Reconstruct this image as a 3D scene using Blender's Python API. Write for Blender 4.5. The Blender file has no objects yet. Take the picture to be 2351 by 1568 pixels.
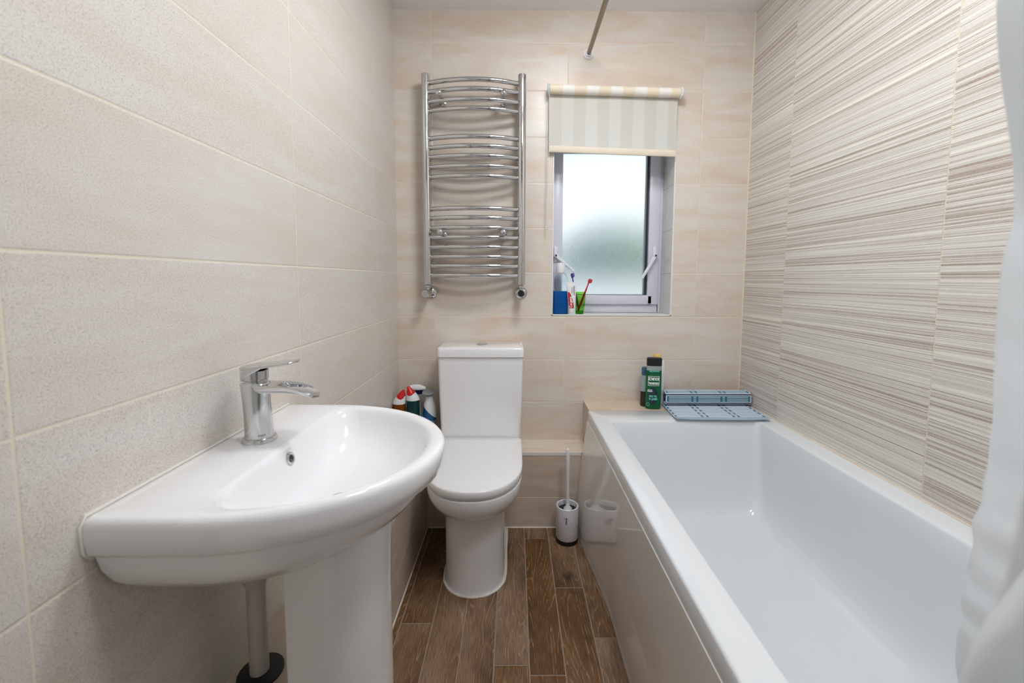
import bpy, bmesh, math, random
from mathutils import Vector, Matrix, Euler
random.seed(7)
S = bpy.context.scene
COL = S.collection
PI = math.pi

# ------------------------------------------------------------------ camera, world, exposure
FX, CX, CY = 959.606, 1188.85, 714.89          # focal length and principal point for 2351 x 1568
cam_d = bpy.data.cameras.new('camera')
cam = bpy.data.objects.new('camera', cam_d)
COL.objects.link(cam)
cam.location = (0.5368, -1.9230, 1.0985)
cam.rotation_mode = 'XYZ'
cam.rotation_euler = (1.49345462, -0.00439287, -0.00755536)
cam_d.sensor_fit = 'HORIZONTAL'
cam_d.sensor_width = 36.0
cam_d.lens = FX * 36.0 / 2351
cam_d.shift_x = -(CX - 1175.5) / 2351
cam_d.shift_y = (CY - 784.0) / 2351
cam_d.clip_start = 0.02
cam_d.dof.use_dof = True
cam_d.dof.focus_distance = 1.35
cam_d.dof.aperture_fstop = 4.0
S.camera = cam

S.view_settings.view_transform = 'Standard'
S.view_settings.look = 'None'
S.view_settings.gamma = 1.0
S.view_settings.exposure = 0.0
S.view_settings.use_curve_mapping = False
S.cycles.use_denoising = True
S.cycles.max_bounces = 10
S.cycles.diffuse_bounces = 4
S.cycles.use_adaptive_sampling = True
S.cycles.adaptive_threshold = 0.025
S.cycles.glossy_bounces = 5
S.cycles.transmission_bounces = 10
S.cycles.transparent_max_bounces = 12
S.cycles.sample_clamp_indirect = 5.0
S.cycles.caustics_reflective = False

LAMP_COLOR = (0.935, 0.965, 1.0, 1)
CEIL_LIGHT = 46.0      # emission of the ceiling lamp and added fill lamp diffusers
SKY = 1.9
w = bpy.data.worlds.new('sky')
S.world = w
w.use_nodes = True
nt = w.node_tree
nt.nodes.clear()
wo = nt.nodes.new('ShaderNodeOutputWorld')
bg = nt.nodes.new('ShaderNodeBackground')
tc = nt.nodes.new('ShaderNodeTexCoord')
sp = nt.nodes.new('ShaderNodeSeparateXYZ')
rp = nt.nodes.new('ShaderNodeValToRGB')
rp.color_ramp.elements[0].position = 0.0
rp.color_ramp.elements[0].color = (0.88, 0.94, 1.0, 1)
rp.color_ramp.elements[1].position = 1.0
rp.color_ramp.elements[1].color = (0.85, 0.95, 1.0, 1)
e = rp.color_ramp.elements.new(0.17); e.color = (1.0, 1.0, 1.0, 1)
e = rp.color_ramp.elements.new(0.34); e.color = (0.38, 0.49, 0.56, 1)
nt.links.new(tc.outputs['Generated'], sp.inputs[0])
nt.links.new(sp.outputs['Z'], rp.inputs[0])
nt.links.new(rp.outputs[0], bg.inputs[0])
bg.inputs[1].default_value = SKY
nt.links.new(bg.outputs[0], wo.inputs[0])

# ------------------------------------------------------------------ node helpers
def srgb(r, g, b):
    def f(c):
        c /= 255.0
        return c / 12.92 if c <= 0.04045 else ((c + 0.055) / 1.055) ** 2.4
    return (f(r), f(g), f(b), 1.0)

class NG:
    def __init__(s, name):
        s.m = bpy.data.materials.new(name); s.m.use_nodes = True
        s.t = s.m.node_tree; s.t.nodes.clear()
        s.out = s.t.nodes.new('ShaderNodeOutputMaterial')
    def n(s, typ, **kw):
        x = s.t.nodes.new(typ)
        for k, v in kw.items(): setattr(x, k, v)
        return x
    def put(s, sock, v):
        if hasattr(v, 'is_output') or isinstance(v, bpy.types.NodeSocket): s.t.links.new(v, sock)
        else: sock.default_value = v
    def math(s, op, a, b=0.0, c=None):
        x = s.n('ShaderNodeMath', operation=op)
        s.put(x.inputs[0], a); s.put(x.inputs[1], b)
        if c is not None: s.put(x.inputs[2], c)
        return x.outputs[0]
    def coord(s):
        x = s.n('ShaderNodeTexCoord'); y = s.n('ShaderNodeSeparateXYZ')
        s.t.links.new(x.outputs['Object'], y.inputs[0])
        return y.outputs[0], y.outputs[1], y.outputs[2]
    def vec(s, a, b, c):
        x = s.n('ShaderNodeCombineXYZ')
        for i, v in enumerate((a, b, c)): s.put(x.inputs[i], v)
        return x.outputs[0]
    def noise(s, vec, scale, detail=3.0, rough=0.5, dist=0.0):
        x = s.n('ShaderNodeTexNoise'); s.t.links.new(vec, x.inputs['Vector'])
        x.inputs['Scale'].default_value = scale; x.inputs['Detail'].default_value = detail
        x.inputs['Roughness'].default_value = rough; x.inputs['Distortion'].default_value = dist
        return x.outputs['Fac']
    def ramp(s, v, stops):
        x = s.n('ShaderNodeValToRGB'); s.t.links.new(v, x.inputs[0])
        el = x.color_ramp.elements
        while len(el) < len(stops): el.new(0.5)
        for i, (p, c) in enumerate(stops):
            el[i].position = p
            el[i].color = c if hasattr(c, '__len__') else (c, c, c, 1)
        return x.outputs[0]
    def mixc(s, f, a, b, mode='MIX'):
        x = s.n('ShaderNodeMix', data_type='RGBA', blend_type=mode)
        s.put(x.inputs[0], f); s.put(x.inputs[6], a); s.put(x.inputs[7], b)
        return x.outputs[2]
    def bump(s, h, strength=0.3, dist=0.001, normal=None):
        x = s.n('ShaderNodeBump'); s.put(x.inputs['Height'], h)
        x.inputs['Strength'].default_value = strength; x.inputs['Distance'].default_value = dist
        if normal is not None: s.t.links.new(normal, x.inputs['Normal'])
        return x.outputs[0]
    def bsdf(s, color, rough=0.4, metal=0.0, normal=None, coat=0.0, trans=0.0, ior=1.5, spec=0.5, sss=0.0):
        x = s.n('ShaderNodeBsdfPrincipled')
        s.put(x.inputs['Base Color'], color); s.put(x.inputs['Roughness'], rough)
        x.inputs['Metallic'].default_value = metal; x.inputs['IOR'].default_value = ior
        x.inputs['Coat Weight'].default_value = coat; x.inputs['Coat Roughness'].default_value = 0.05
        x.inputs['Transmission Weight'].default_value = trans
        x.inputs['Specular IOR Level'].default_value = spec
        if normal is not None: s.t.links.new(normal, x.inputs['Normal'])
        s.t.links.new(x.outputs[0], s.out.inputs[0])
        return x

def plain(name, col, rough=0.4, metal=0.0, coat=0.0, trans=0.0, ior=1.5, var=0.03, vs=12.0, bump=0.0, bs=200.0, spec=0.5):
    g = NG(name)
    x, y, z = g.coord(); v = g.vec(x, y, z)
    n = g.noise(v, vs, 3.0)
    c2 = tuple(max(0, c * (1 - 2 * var)) for c in col[:3]) + (1,)
    c1 = tuple(min(1, c * (1 + var * .5)) for c in col[:3]) + (1,)
    c = g.mixc(n, c1, c2)
    nm = None
    if bump: nm = g.bump(g.noise(v, bs, 2.0), bump, 0.001)
    g.bsdf(c, rough, metal, nm, coat, trans, ior, spec)
    return g.m

def grid_nodes(g, U, V, u0, pu, v0, pv, half=0.0014):
    uu = g.math('DIVIDE', g.math('SUBTRACT', U, u0), pu)
    fu = g.math('FRACT', uu); cu = g.math('FLOOR', uu)
    du = g.math('MULTIPLY', g.math('MINIMUM', fu, g.math('SUBTRACT', 1.0, fu)), pu)
    if V is None:
        return du, cu, None
    vv = g.math('DIVIDE', g.math('SUBTRACT', V, v0), pv)
    fv = g.math('FRACT', vv); cv = g.math('FLOOR', vv)
    dv = g.math('MULTIPLY', g.math('MINIMUM', fv, g.math('SUBTRACT', 1.0, fv)), pv)
    return g.math('MINIMUM', du, dv), cu, cv

def tile_material(name, axis, u0, pu=0.601, v0=0.926, pv=0.201, vaxis='z', colA=(216, 196, 178), colB=(224, 216, 206), grout=(224, 214, 196), grain=1.0, half=0.0013, rough=0.33, spec=0.5):
    g = NG(name)
    x, y, z = g.coord()
    U = {'x': x, 'y': g.math('MULTIPLY', y, -1.0), 'z': z}[axis]
    V = {'x': x, 'y': g.math('MULTIPLY', y, -1.0), 'z': z}[vaxis]
    d, cu, cv = grid_nodes(g, U, V, u0, pu, v0, pv)
    rnd = g.n('ShaderNodeTexWhiteNoise', noise_dimensions='2D')
    g.t.links.new(g.vec(cu, cv, 0.0), rnd.inputs['Vector'])
    off = g.math('MULTIPLY', rnd.outputs['Value'], 37.0)
    vec = g.vec(g.math('ADD', g.math('MULTIPLY', U, 2.6), off), g.math('ADD', g.math('MULTIPLY', V, 13.0), off), off)
    n1 = g.noise(vec, 1.0, 5.0, 0.6, 0.6)
    a = g.ramp(n1, [(0.30, srgb(*colA)), (0.46, srgb(*[(p + q) / 2 for p, q in zip(colA, colB)])), (0.62, srgb(*colB))])
    vec2 = g.vec(U, V, off)
    n2 = g.noise(vec2, 560.0, 2.0, 0.6)
    sp_ = g.ramp(n2, [(0.28, 1 - 0.26 * grain), (0.42, 1 - 0.06 * grain), (0.60, 1.0), (0.75, 1 + 0.06 * grain)])
    a = g.mixc(1.0, a, sp_, 'MULTIPLY')
    n3 = g.noise(vec2, 130.0, 2.0, 0.7)
    a = g.mixc(g.ramp(n3, [(0.70, 0.0), (0.80, 0.30)]), a, srgb(158, 136, 118))
    gm = g.ramp(g.math('DIVIDE', d, 0.004), [(half / 0.004, 1.0), (half / 0.004 + 0.12, 0.0)])
    c = g.mixc(gm, a, srgb(*grout))
    hb = g.ramp(g.math('DIVIDE', d, 0.006), [(0.15, 0.0), (0.55, 1.0)])
    nm = g.bump(hb, 0.55, 0.0012)
    nm = g.bump(n2, 0.10, 0.0006, nm)
    r = g.mixc(gm, (rough,) * 3 + (1,), (0.75, 0.75, 0.75, 1))
    g.bsdf(c, r, 0.0, nm, spec=spec)
    return g.m

def stripe_material(name):
    g = NG(name)
    x, y, z = g.coord()
    U = g.math('MULTIPLY', y, -1.0)
    d, cu, _ = grid_nodes(g, U, None, 0.2872, 0.601, 0, 0)
    rnd = g.n('ShaderNodeTexWhiteNoise', noise_dimensions='1D')
    g.t.links.new(cu, rnd.inputs['W'])
    off = g.math('MULTIPLY', rnd.outputs['Value'], 23.0)
    wob = g.math('MULTIPLY', g.math('SUBTRACT', g.noise(g.vec(g.math('MULTIPLY', U, 3.0), g.math('MULTIPLY', z, 8.0), off), 1.0, 2.0), 0.5), 0.006)
    zz = g.math('ADD', z, wob)
    v1 = g.vec(g.math('MULTIPLY', U, 0.5), g.math('MULTIPLY', zz, 150.0), off)
    v2 = g.vec(g.math('MULTIPLY', U, 1.4), g.math('MULTIPLY', zz, 400.0), off)
    v0 = g.vec(g.math('MULTIPLY', U, 0.7), g.math('MULTIPLY', zz, 45.0), off)
    n1 = g.noise(v1, 1.0, 1.0, 0.4); n2 = g.noise(v2, 1.0, 1.0, 0.5); n0 = g.noise(v0, 1.0, 1.0, 0.4)
    s = g.math('ADD', g.math('ADD', g.math('MULTIPLY', n1, 0.50), g.math('MULTIPLY', n2, 0.46)), g.math('MULTIPLY', n0, 0.14))
    base = g.ramp(s, [(0.40, srgb(172, 156, 143)), (0.475, srgb(192, 180, 169)), (0.52, srgb(209, 202, 193)), (0.62, srgb(217, 213, 205)), (0.68, srgb(232, 226, 214))])
    sp_ = g.noise(g.vec(g.math('MULTIPLY', U, 260.0), g.math('MULTIPLY', z, 480.0), off), 1.0, 2.0, 0.7)
    grain = g.ramp(sp_, [(0.33, 0.70), (0.5, 1.0)])
    dark = g.ramp(s, [(0.46, 1.0), (0.54, 0.25)])
    base = g.mixc(dark, base, g.mixc(1.0, base, grain, 'MULTIPLY'))
    gm = g.ramp(g.math('DIVIDE', d, 0.004), [(0.36, 1.0), (0.48, 0.0)])
    c = g.mixc(gm, base, srgb(216, 204, 182))
    nm = g.bump(g.ramp(s, [(0.44, 0.0), (0.66, 1.0)]), 0.5, 0.0015)
    nm = g.bump(g.ramp(g.math('DIVIDE', d, 0.006), [(0.15, 0.0), (0.55, 1.0)]), 0.5, 0.001, nm)
    g.bsdf(c, 0.34, 0.0, nm)
    return g.m

def wood_material(name):
    g = NG(name)
    x, y, z = g.coord()
    at = g.n('ShaderNodeAttribute', attribute_name='plank')
    pid = g.math('MULTIPLY', at.outputs['Fac'], 61.0)
    xs = g.math('MULTIPLY', x, 30.0)
    vlow = g.vec(g.math('MULTIPLY', x, 11.0), g.math('MULTIPLY', y, 1.5), pid)
    warp = g.noise(vlow, 1.0, 2.0, 0.5)
    vw = g.vec(g.math('MULTIPLY', x, 4.0), g.math('MULTIPLY', y, 0.40), pid)
    fld = g.math('ADD', g.noise(vw, 2.6, 1.0, 0.4), g.math('MULTIPLY', warp, 0.24))
    rings = g.math('FRACT', g.math('MULTIPLY', fld, 34.0))
    line = g.ramp(rings, [(0.0, 0.0), (0.38, 0.0), (0.50, 1.0), (0.62, 0.2), (0.85, 0.0)])
    brk = g.noise(g.vec(g.math('MULTIPLY', x, 160.0), g.math('MULTIPLY', y, 26.0), pid), 1.0, 3.0, 0.7)
    line = g.math('MULTIPLY', line, g.ramp(brk, [(0.42, 0.0), (0.62, 1.0)]))
    tone = g.noise(g.vec(g.math('MULTIPLY', x, 5.0), g.math('MULTIPLY', y, 2.2), pid), 1.0, 3.0, 0.6)
    base = g.ramp(tone, [(0.30, srgb(66, 46, 32)), (0.43, srgb(98, 73, 53)), (0.56, srgb(118, 92, 70)), (0.70, srgb(134, 110, 90))])
    hue = g.n('ShaderNodeHueSaturation'); g.put(hue.inputs['Color'], base)
    g.put(hue.inputs['Value'], g.math('ADD', 0.80, g.math('MULTIPLY', at.outputs['Fac'], 0.45)))
    g.put(hue.inputs['Saturation'], g.math('SUBTRACT', 1.32, g.math('MULTIPLY', at.outputs['Fac'], 0.40)))
    fine = g.noise(g.vec(g.math('MULTIPLY', x, 420.0), g.math('MULTIPLY', y, 20.0), pid), 1.0, 3.0, 0.7)
    c = g.mixc(1.0, hue.outputs[0], g.ramp(fine, [(0.32, 0.50), (0.56, 1.08)]), 'MULTIPLY')
    knot = g.noise(g.vec(g.math('MULTIPLY', x, 13.0), g.math('MULTIPLY', y, 6.0), pid), 1.0, 1.0)
    c = g.mixc(g.ramp(knot, [(0.20, 0.75), (0.30, 0.0)]), c, srgb(44, 30, 22))
    c = g.mixc(g.math('MULTIPLY', line, 0.62), c, srgb(188, 160, 134))
    nm = g.bump(g.math('ADD', fine, line), 0.18, 0.0006)
    g.bsdf(c, 0.5, 0.0, nm, spec=0.35)
    return g.m

M = {}
M['tile_left'] = tile_material('beige_wall_tile_left', 'y', 0.2814, colA=(217, 205, 193), colB=(221, 216, 209), grain=2.0)
M['tile_back'] = tile_material('beige_wall_tile_back', 'x', 0.1693)
M['tile_reveal'] = tile_material('window_reveal_tile', 'y', 0.5, colA=(214, 210, 204), colB=(224, 224, 222), grout=(190, 186, 178))
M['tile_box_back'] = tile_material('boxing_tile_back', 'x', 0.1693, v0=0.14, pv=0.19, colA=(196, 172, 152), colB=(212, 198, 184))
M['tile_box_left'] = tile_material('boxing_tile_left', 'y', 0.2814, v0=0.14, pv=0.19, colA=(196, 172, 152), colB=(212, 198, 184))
M['tile_top'] = tile_material('boxing_top_tile', 'x', 0.1693, vaxis='y', v0=-0.5, pv=2.0, colA=(216, 196, 174), colB=(228, 216, 200))
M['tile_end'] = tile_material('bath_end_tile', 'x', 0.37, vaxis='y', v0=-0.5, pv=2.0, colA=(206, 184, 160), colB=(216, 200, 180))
M['stripe'] = stripe_material('ribbed_stripe_wall_tile')
M['wood'] = wood_material('wood_look_floor_tile')
M['cream'] = plain('cream_corner_grout', srgb(226, 212, 186), 0.7, var=0.05, vs=60)
M['grout'] = plain('floor_grout', srgb(150, 136, 122), 0.85, var=0.1, vs=60)
M['caulk'] = plain('white_sealant', srgb(226, 222, 214), 0.45, var=0.05, vs=80, bump=0.2, bs=120)
M['ceiling'] = plain('ceiling_paint', srgb(242, 242, 243), 0.8, var=0.02, vs=3, bump=0.05, bs=90)
M['paint'] = plain('painted_wall', srgb(150, 148, 146), 0.8, var=0.02, bump=0.05, bs=120)
M['door'] = plain('door_gloss_paint', srgb(228, 228, 226), 0.35, var=0.02)
M['ceramic'] = plain('white_glazed_ceramic', srgb(236, 236, 238), 0.07, var=0.008, vs=4, coat=0.3)
M['acrylic'] = plain('white_bath_acrylic', srgb(220, 223, 226), 0.10, var=0.008, vs=4)
M['panel'] = plain('white_bath_panel_gloss', srgb(240, 239, 236), 0.05, var=0.01, vs=4, coat=0.6)
M['seat'] = plain('white_toilet_seat_plastic', srgb(232, 232, 233), 0.16, var=0.008)
M['upvc'] = plain('white_window_plastic', srgb(214, 214, 226), 0.28, var=0.01)
M['trimw'] = plain('white_edge_trim', srgb(232, 230, 230), 0.3, var=0.02)
M['gasket'] = plain('dark_glazing_gasket', srgb(26, 36, 46), 0.5, var=0.05)
M['black'] = plain('black_plastic', srgb(16, 17, 20), 0.35, var=0.05)
M['plastic'] = plain('white_plastic', srgb(230, 230, 232), 0.3, var=0.01)
M['pipe'] = plain('white_waste_pipe_plastic', srgb(206, 200, 192), 0.4, var=0.03)
M['chrome'] = plain('polished_chrome', (0.62, 0.62, 0.63, 1), 0.06, metal=1.0, var=0.01)
M['steel'] = plain('brushed_steel', srgb(150, 138, 126), 0.34, metal=1.0, var=0.03)
M['handle'] = plain('window_handle_white', srgb(226, 226, 232), 0.3, var=0.02)
def water_mark_chrome():
    g = NG('limescaled_chrome')
    x, y, z = g.coord(); v = g.vec(x, y, z)
    n = g.noise(g.vec(g.math('MULTIPLY', x, 60.0), g.math('MULTIPLY', y, 60.0), g.math('MULTIPLY', z, 14.0)), 1.0, 4.0, 0.6)
    r = g.ramp(n, [(0.40, 0.05), (0.70, 0.28)])
    g.bsdf((0.66, 0.67, 0.68, 1), r, 1.0)
    return g.m
M['tapchrome'] = water_mark_chrome()

# ------------------------------------------------------------------ mesh helpers
def finish(me, angle=35.0):
    bm = bmesh.new(); bm.from_mesh(me)
    bmesh.ops.recalc_face_normals(bm, faces=bm.faces)
    a = math.radians(angle)
    for f in bm.faces: f.smooth = True
    for ed in bm.edges:
        if len(ed.link_faces) == 2:
            try: ed.smooth = ed.calc_face_angle() < a
            except ValueError: ed.smooth = True
    bm.to_mesh(me); bm.free()

def link(name, me, mat, parent=None, angle=35.0):
    finish(me, angle)
    if mat is not None: me.materials.append(M[mat] if isinstance(mat, str) else mat)
    o = bpy.data.objects.new(name, me); COL.objects.link(o)
    if parent is not None: o.parent = parent; o.matrix_parent_inverse = parent.matrix_basis.inverted()
    return o

def obj(name, bm, mat, parent=None, angle=35.0):
    me = bpy.data.meshes.new(name); bm.to_mesh(me); bm.free()
    return link(name, me, mat, parent, angle)

def pyobj(name, vs, fs, mat, parent=None, angle=35.0):
    me = bpy.data.meshes.new(name); me.from_pydata([tuple(v) for v in vs], [], fs); me.update()
    return link(name, me, mat, parent, angle)

def empty(name, loc):
    o = bpy.data.objects.new(name, None); o.location = loc; o.empty_display_size = 0.05
    COL.objects.link(o); return o

def tag(o, label=None, cat=None, group=None, kind=None):
    if label: o['label'] = label
    if cat: o['category'] = cat
    if group: o['group'] = group
    if kind: o['kind'] = kind
    return o

def add_box(bm, lo, hi, bev=0.0, seg=2, mat=Matrix()):
    r = bmesh.ops.create_cube(bm, size=1.0)
    vs = r['verts']
    c = [(a + b) / 2 for a, b in zip(lo, hi)]; s = [abs(b - a) for a, b in zip(lo, hi)]
    for v in vs: v.co = Vector((v.co.x * s[0] + c[0], v.co.y * s[1] + c[1], v.co.z * s[2] + c[2]))
    if bev > 0:
        es = list({e_ for v in vs for e_ in v.link_edges})
        rr = bmesh.ops.bevel(bm, geom=es, offset=bev, segments=seg, profile=0.5, affect='EDGES', clamp_overlap=True)
        vs = list({v for f in rr['faces'] for v in f.verts} | {v for v in vs if v.is_valid})
    if mat != Matrix():
        for v in vs: v.co = mat @ v.co
    return vs

def box(name, lo, hi, mat, parent=None, bev=0.0, seg=2):
    bm = bmesh.new(); add_box(bm, lo, hi, bev, seg); return obj(name, bm, mat, parent)

def add_loft(bm, rings, cap0=True, cap1=True, closed=True):
    R = [[bm.verts.new(p) for p in r] for r in rings]
    n = len(R[0])
    for a, b in zip(R[:-1], R[1:]):
        for i in range(n if closed else n - 1):
            j = (i + 1) % n
            try: bm.faces.new((a[i], a[j], b[j], b[i]))
            except ValueError: pass
    if cap0: bm.faces.new(R[0])
    if cap1: bm.faces.new(list(reversed(R[-1])))
    return R

def loft(name, rings, mat, parent=None, cap0=True, cap1=True, closed=True, angle=35.0):
    bm = bmesh.new(); add_loft(bm, rings, cap0, cap1, closed); return obj(name, bm, mat, parent, angle)

def frame_of(axis):
    a = Vector(axis).normalized()
    t = Vector((0, 0, 1)) if abs(a.z) < 0.9 else Vector((1, 0, 0))
    u = a.cross(t).normalized(); return a, u, a.cross(u).normalized()

def add_lathe(bm, origin, axis, prof, n=32, sx=1.0, sy=1.0):
    """prof: list of (radius, distance along the axis)"""
    a, u, v = frame_of(axis); o = Vector(origin); rings = []
    for r, h in prof:
        r = max(r, 1e-5)
        rings.append([o + a * h + u * (r * sx * math.cos(2 * PI * i / n)) + v * (r * sy * math.sin(2 * PI * i / n)) for i in range(n)])
    add_loft(bm, rings)

def lathe(name, origin, axis, prof, mat, parent=None, n=32, sx=1.0, sy=1.0, angle=35.0):
    bm = bmesh.new(); add_lathe(bm, origin, axis, prof, n, sx, sy); return obj(name, bm, mat, parent, angle)

def add_tube(bm, pts, r, n=12, caps=True):
    pts = [Vector(p) for p in pts]; rings = []
    rs = r if hasattr(r, '__len__') else [r] * len(pts)
    t0 = (pts[1] - pts[0]).normalized(); _, u, v = frame_of(t0)
    for i, p in enumerate(pts):
        t = (pts[min(i + 1, len(pts) - 1)] - pts[max(i - 1, 0)]).normalized()
        u = (u - t * u.dot(t)).normalized(); v = t.cross(u)
        rings.append([p + (u * math.cos(2 * PI * k / n) + v * math.sin(2 * PI * k / n)) * rs[i] for k in range(n)])
    add_loft(bm, rings, caps, caps)

def tube(name, pts, r, mat, parent=None, n=12, caps=True):
    bm = bmesh.new(); add_tube(bm, pts, r, n, caps); return obj(name, bm, mat, parent, 50)

def rrect(cx, cy, hx, hy, r, n=6):
    """rounded rectangle, counter-clockwise"""
    out = []; r = min(r, hx - 1e-4, hy - 1e-4)
    for qx, qy, a0 in ((1, 1, 0), (-1, 1, 90), (-1, -1, 180), (1, -1, 270)):
        for i in range(n + 1):
            a = math.radians(a0 + 90 * i / n)
            out.append((cx + qx * (hx - r) + r * math.cos(a), cy + qy * (hy - r) + r * math.sin(a)))
    return out

def dshape(xb, xs, xt, hw, r, yc, n_arc=28, n_side=6, n_c=6, n_b=6, flip=False, pw=2.0):
    """D outline in (x, y): straight back at xb, straight sides to xs, elliptical nose to xt"""
    out = []
    r = max(r, 0.001)
    for i in range(n_arc + 1):
        t = -PI / 2 + PI * i / n_arc
        c, s = math.cos(t), math.sin(t)
        out.append((xs + (xt - xs) * (abs(c) ** (2 / pw)) * (1 if c >= 0 else -1), yc + hw * (abs(s) ** (2 / pw)) * (1 if s >= 0 else -1)))
    for i in range(1, n_side + 1):
        out.append((xs + (xb + r - xs) * i / n_side, yc + hw))
    for i in range(1, n_c + 1):
        a = PI / 2 + PI / 2 * i / n_c
        out.append((xb + r + r * math.cos(a), yc + hw - r + r * math.sin(a)))
    for i in range(1, n_b + 1):
        out.append((xb, yc + (hw - r) * (1 - 2 * i / n_b)))
    for i in range(1, n_c + 1):
        a = PI + PI / 2 * i / n_c
        out.append((xb + r + r * math.cos(a), yc - hw + r + r * math.sin(a)))
    for i in range(1, n_side):
        out.append((xb + r + (xs - xb - r) * i / n_side, yc - hw))
    return out

def text_mesh(txt, size, depth=0.0002, bold=0.0, spacing=1.0):
    cu = bpy.data.curves.new('lettering', 'FONT'); cu.body = txt; cu.size = size
    cu.align_x = 'CENTER'; cu.align_y = 'CENTER'; cu.extrude = depth; cu.offset = bold; cu.space_character = spacing
    cu.resolution_u = 3
    o = bpy.data.objects.new('lettering', cu); COL.objects.link(o)
    dg = bpy.context.evaluated_depsgraph_get(); dg.update()
    me = bpy.data.meshes.new_from_object(o.evaluated_get(dg))
    bpy.data.objects.remove(o); bpy.data.curves.remove(cu)
    return me

def lettering(txt, size, fn, mat, parent, bold=0.0, name='lettering', spacing=1.0, sx=1.0):
    """fn maps (x, y, z) of flat text to a world point"""
    me = text_mesh(txt, size, bold=bold, spacing=spacing)
    for v in me.vertices: v.co = fn(v.co.x * sx, v.co.y, v.co.z)
    me.materials.clear()
    return link(name, me, mat, parent)

# ------------------------------------------------------------------ the room
W, H, YF = 1.593, 2.270, -2.45       # right wall, ceiling, front (door) wall
def struct(o):
    if o.type == 'MESH' and o.name.split('_')[0] in ('wall', 'ceiling', 'floor'):
        for p in o.data.polygons: p.use_smooth = False
    return tag(o, kind='structure')
# floor: plank tiles with recessed grout
def build_floor():
    bm = bmesh.new(); lay = None
    vs, fs, ids = [], [], []
    joints = {5: [-0.228, -0.842], 6: [-0.511, -1.11], 7: [-0.721, -1.33], 4: [-0.811, -1.41], 3: [-0.30, -0.93], 2: [-0.46, -1.06], 1: [-0.665, -1.27], 0: [-0.374, -0.98]}
    g = 0.0011; rr = random.Random(3)
    for k in range(-1, 16):
        x0 = 0.0755 + 0.1015 * (k - 0); x1 = x0 + 0.1015
        js = joints.get(k, [-0.2 - rr.random() * 0.4])
        ys = [0.0]
        a = list(js)
        while a[-1] > -2.6: a.append(a[-1] - 0.61)
        ys += a
        for y0, y1 in zip(ys[:-1], ys[1:]):
            xa, xb, ya, yb = max(x0 + g, -0.02), min(x1 - g, W + 0.02), y0 - g, max(y1 + g, -2.6)
            if xb <= xa or ya <= yb: continue
            i = len(vs)
            b = 0.0012
            vs += [(xa, ya, -0.003), (xb, ya, -0.003), (xb, yb, -0.003), (xa, yb, -0.003),
                   (xa + b, ya - b, 0), (xb - b, ya - b, 0), (xb - b, yb + b, 0), (xa + b, yb + b, 0)]
            fs += [(i + 4, i + 7, i + 6, i + 5), (i, i + 4, i + 5, i + 1), (i + 1, i + 5, i + 6, i + 2), (i + 2, i + 6, i + 7, i + 3), (i + 3, i + 7, i + 4, i)]
            ids += [rr.random()] * 5
    n = len(fs); i = len(vs)
    vs += [(-0.05, 0.05, -0.0012), (W + 0.05, 0.05, -0.0012), (W + 0.05, -2.6, -0.0012), (-0.05, -2.6, -0.0012)]
    vs += [(a, b, -0.05) for a, b, _ in vs[i:i + 4]]
    fs += [(i, i + 3, i + 2, i + 1), (i + 4, i + 5, i + 6, i + 7), (i, i + 1, i + 5, i + 4), (i + 1, i + 2, i + 6, i + 5), (i + 2, i + 3, i + 7, i + 6), (i + 3, i, i + 4, i + 7)]
    ids += [0] * 6
    me = bpy.data.meshes.new('floor'); me.from_pydata(vs, [], fs); me.update()
    me.materials.append(M['wood']); me.materials.append(M['grout'])
    at = me.attributes.new('plank', 'FLOAT', 'FACE')
    for k, v in enumerate(ids): at.data[k].value = v
    for p in me.polygons: p.material_index = 1 if p.index >= n else 0
    o = bpy.data.objects.new('floor', me); COL.objects.link(o); return struct(o)
build_floor()
struct(box('ceiling', (-0.12, YF - 0.12, H), (W + 0.12, 0.16, H + 0.08), 'ceiling'))
struct(box('wall_left', (-0.12, YF - 0.12, -0.05), (0, 0.16, H), 'tile_left'))
struct(box('wall_right', (W, YF - 0.12, -0.05), (W + 0.12, 0.16, H), 'stripe'))
# back wall with the window opening
WX0, WX1, WZ0, WZ1, WD = 0.711, 1.257, 0.935, 1.775, 0.16
def wall_with_hole():
    bm = bmesh.new()
    xs = [-0.0, WX0, WX1, W]; zs = [-0.05, WZ0, WZ1, H]
    for i in range(3):
        for j in range(3):
            if i == 1 and j == 1: continue
            add_box(bm, (xs[i], 0, zs[j]), (xs[i + 1], WD + 0.06, zs[j + 1]))
    bmesh.ops.remove_doubles(bm, verts=bm.verts, dist=1e-5)
    kill = {}
    for f in bm.faces:
        k = tuple(round(c, 4) for c in f.calc_center_median())
        kill.setdefault(k, []).append(f)
    bmesh.ops.delete(bm, geom=[f for v in kill.values() if len(v) > 1 for f in v], context='FACES_ONLY')
    o = obj('wall_back', bm, 'tile_back')
    o.data.materials.append(M['tile_reveal'])
    for p in o.data.polygons:
        c = p.center
        if abs(p.normal.y) < 0.5 and WX0 - 0.01 < c.x < WX1 + 0.01 and WZ0 - 0.01 < c.z < WZ1 + 0.01: p.material_index = 1
    return struct(o)
wall_with_hole()
struct(box('wall_front', (-0.12, YF - 0.12, -0.05), (W + 0.12, YF, H), 'paint'))
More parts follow.
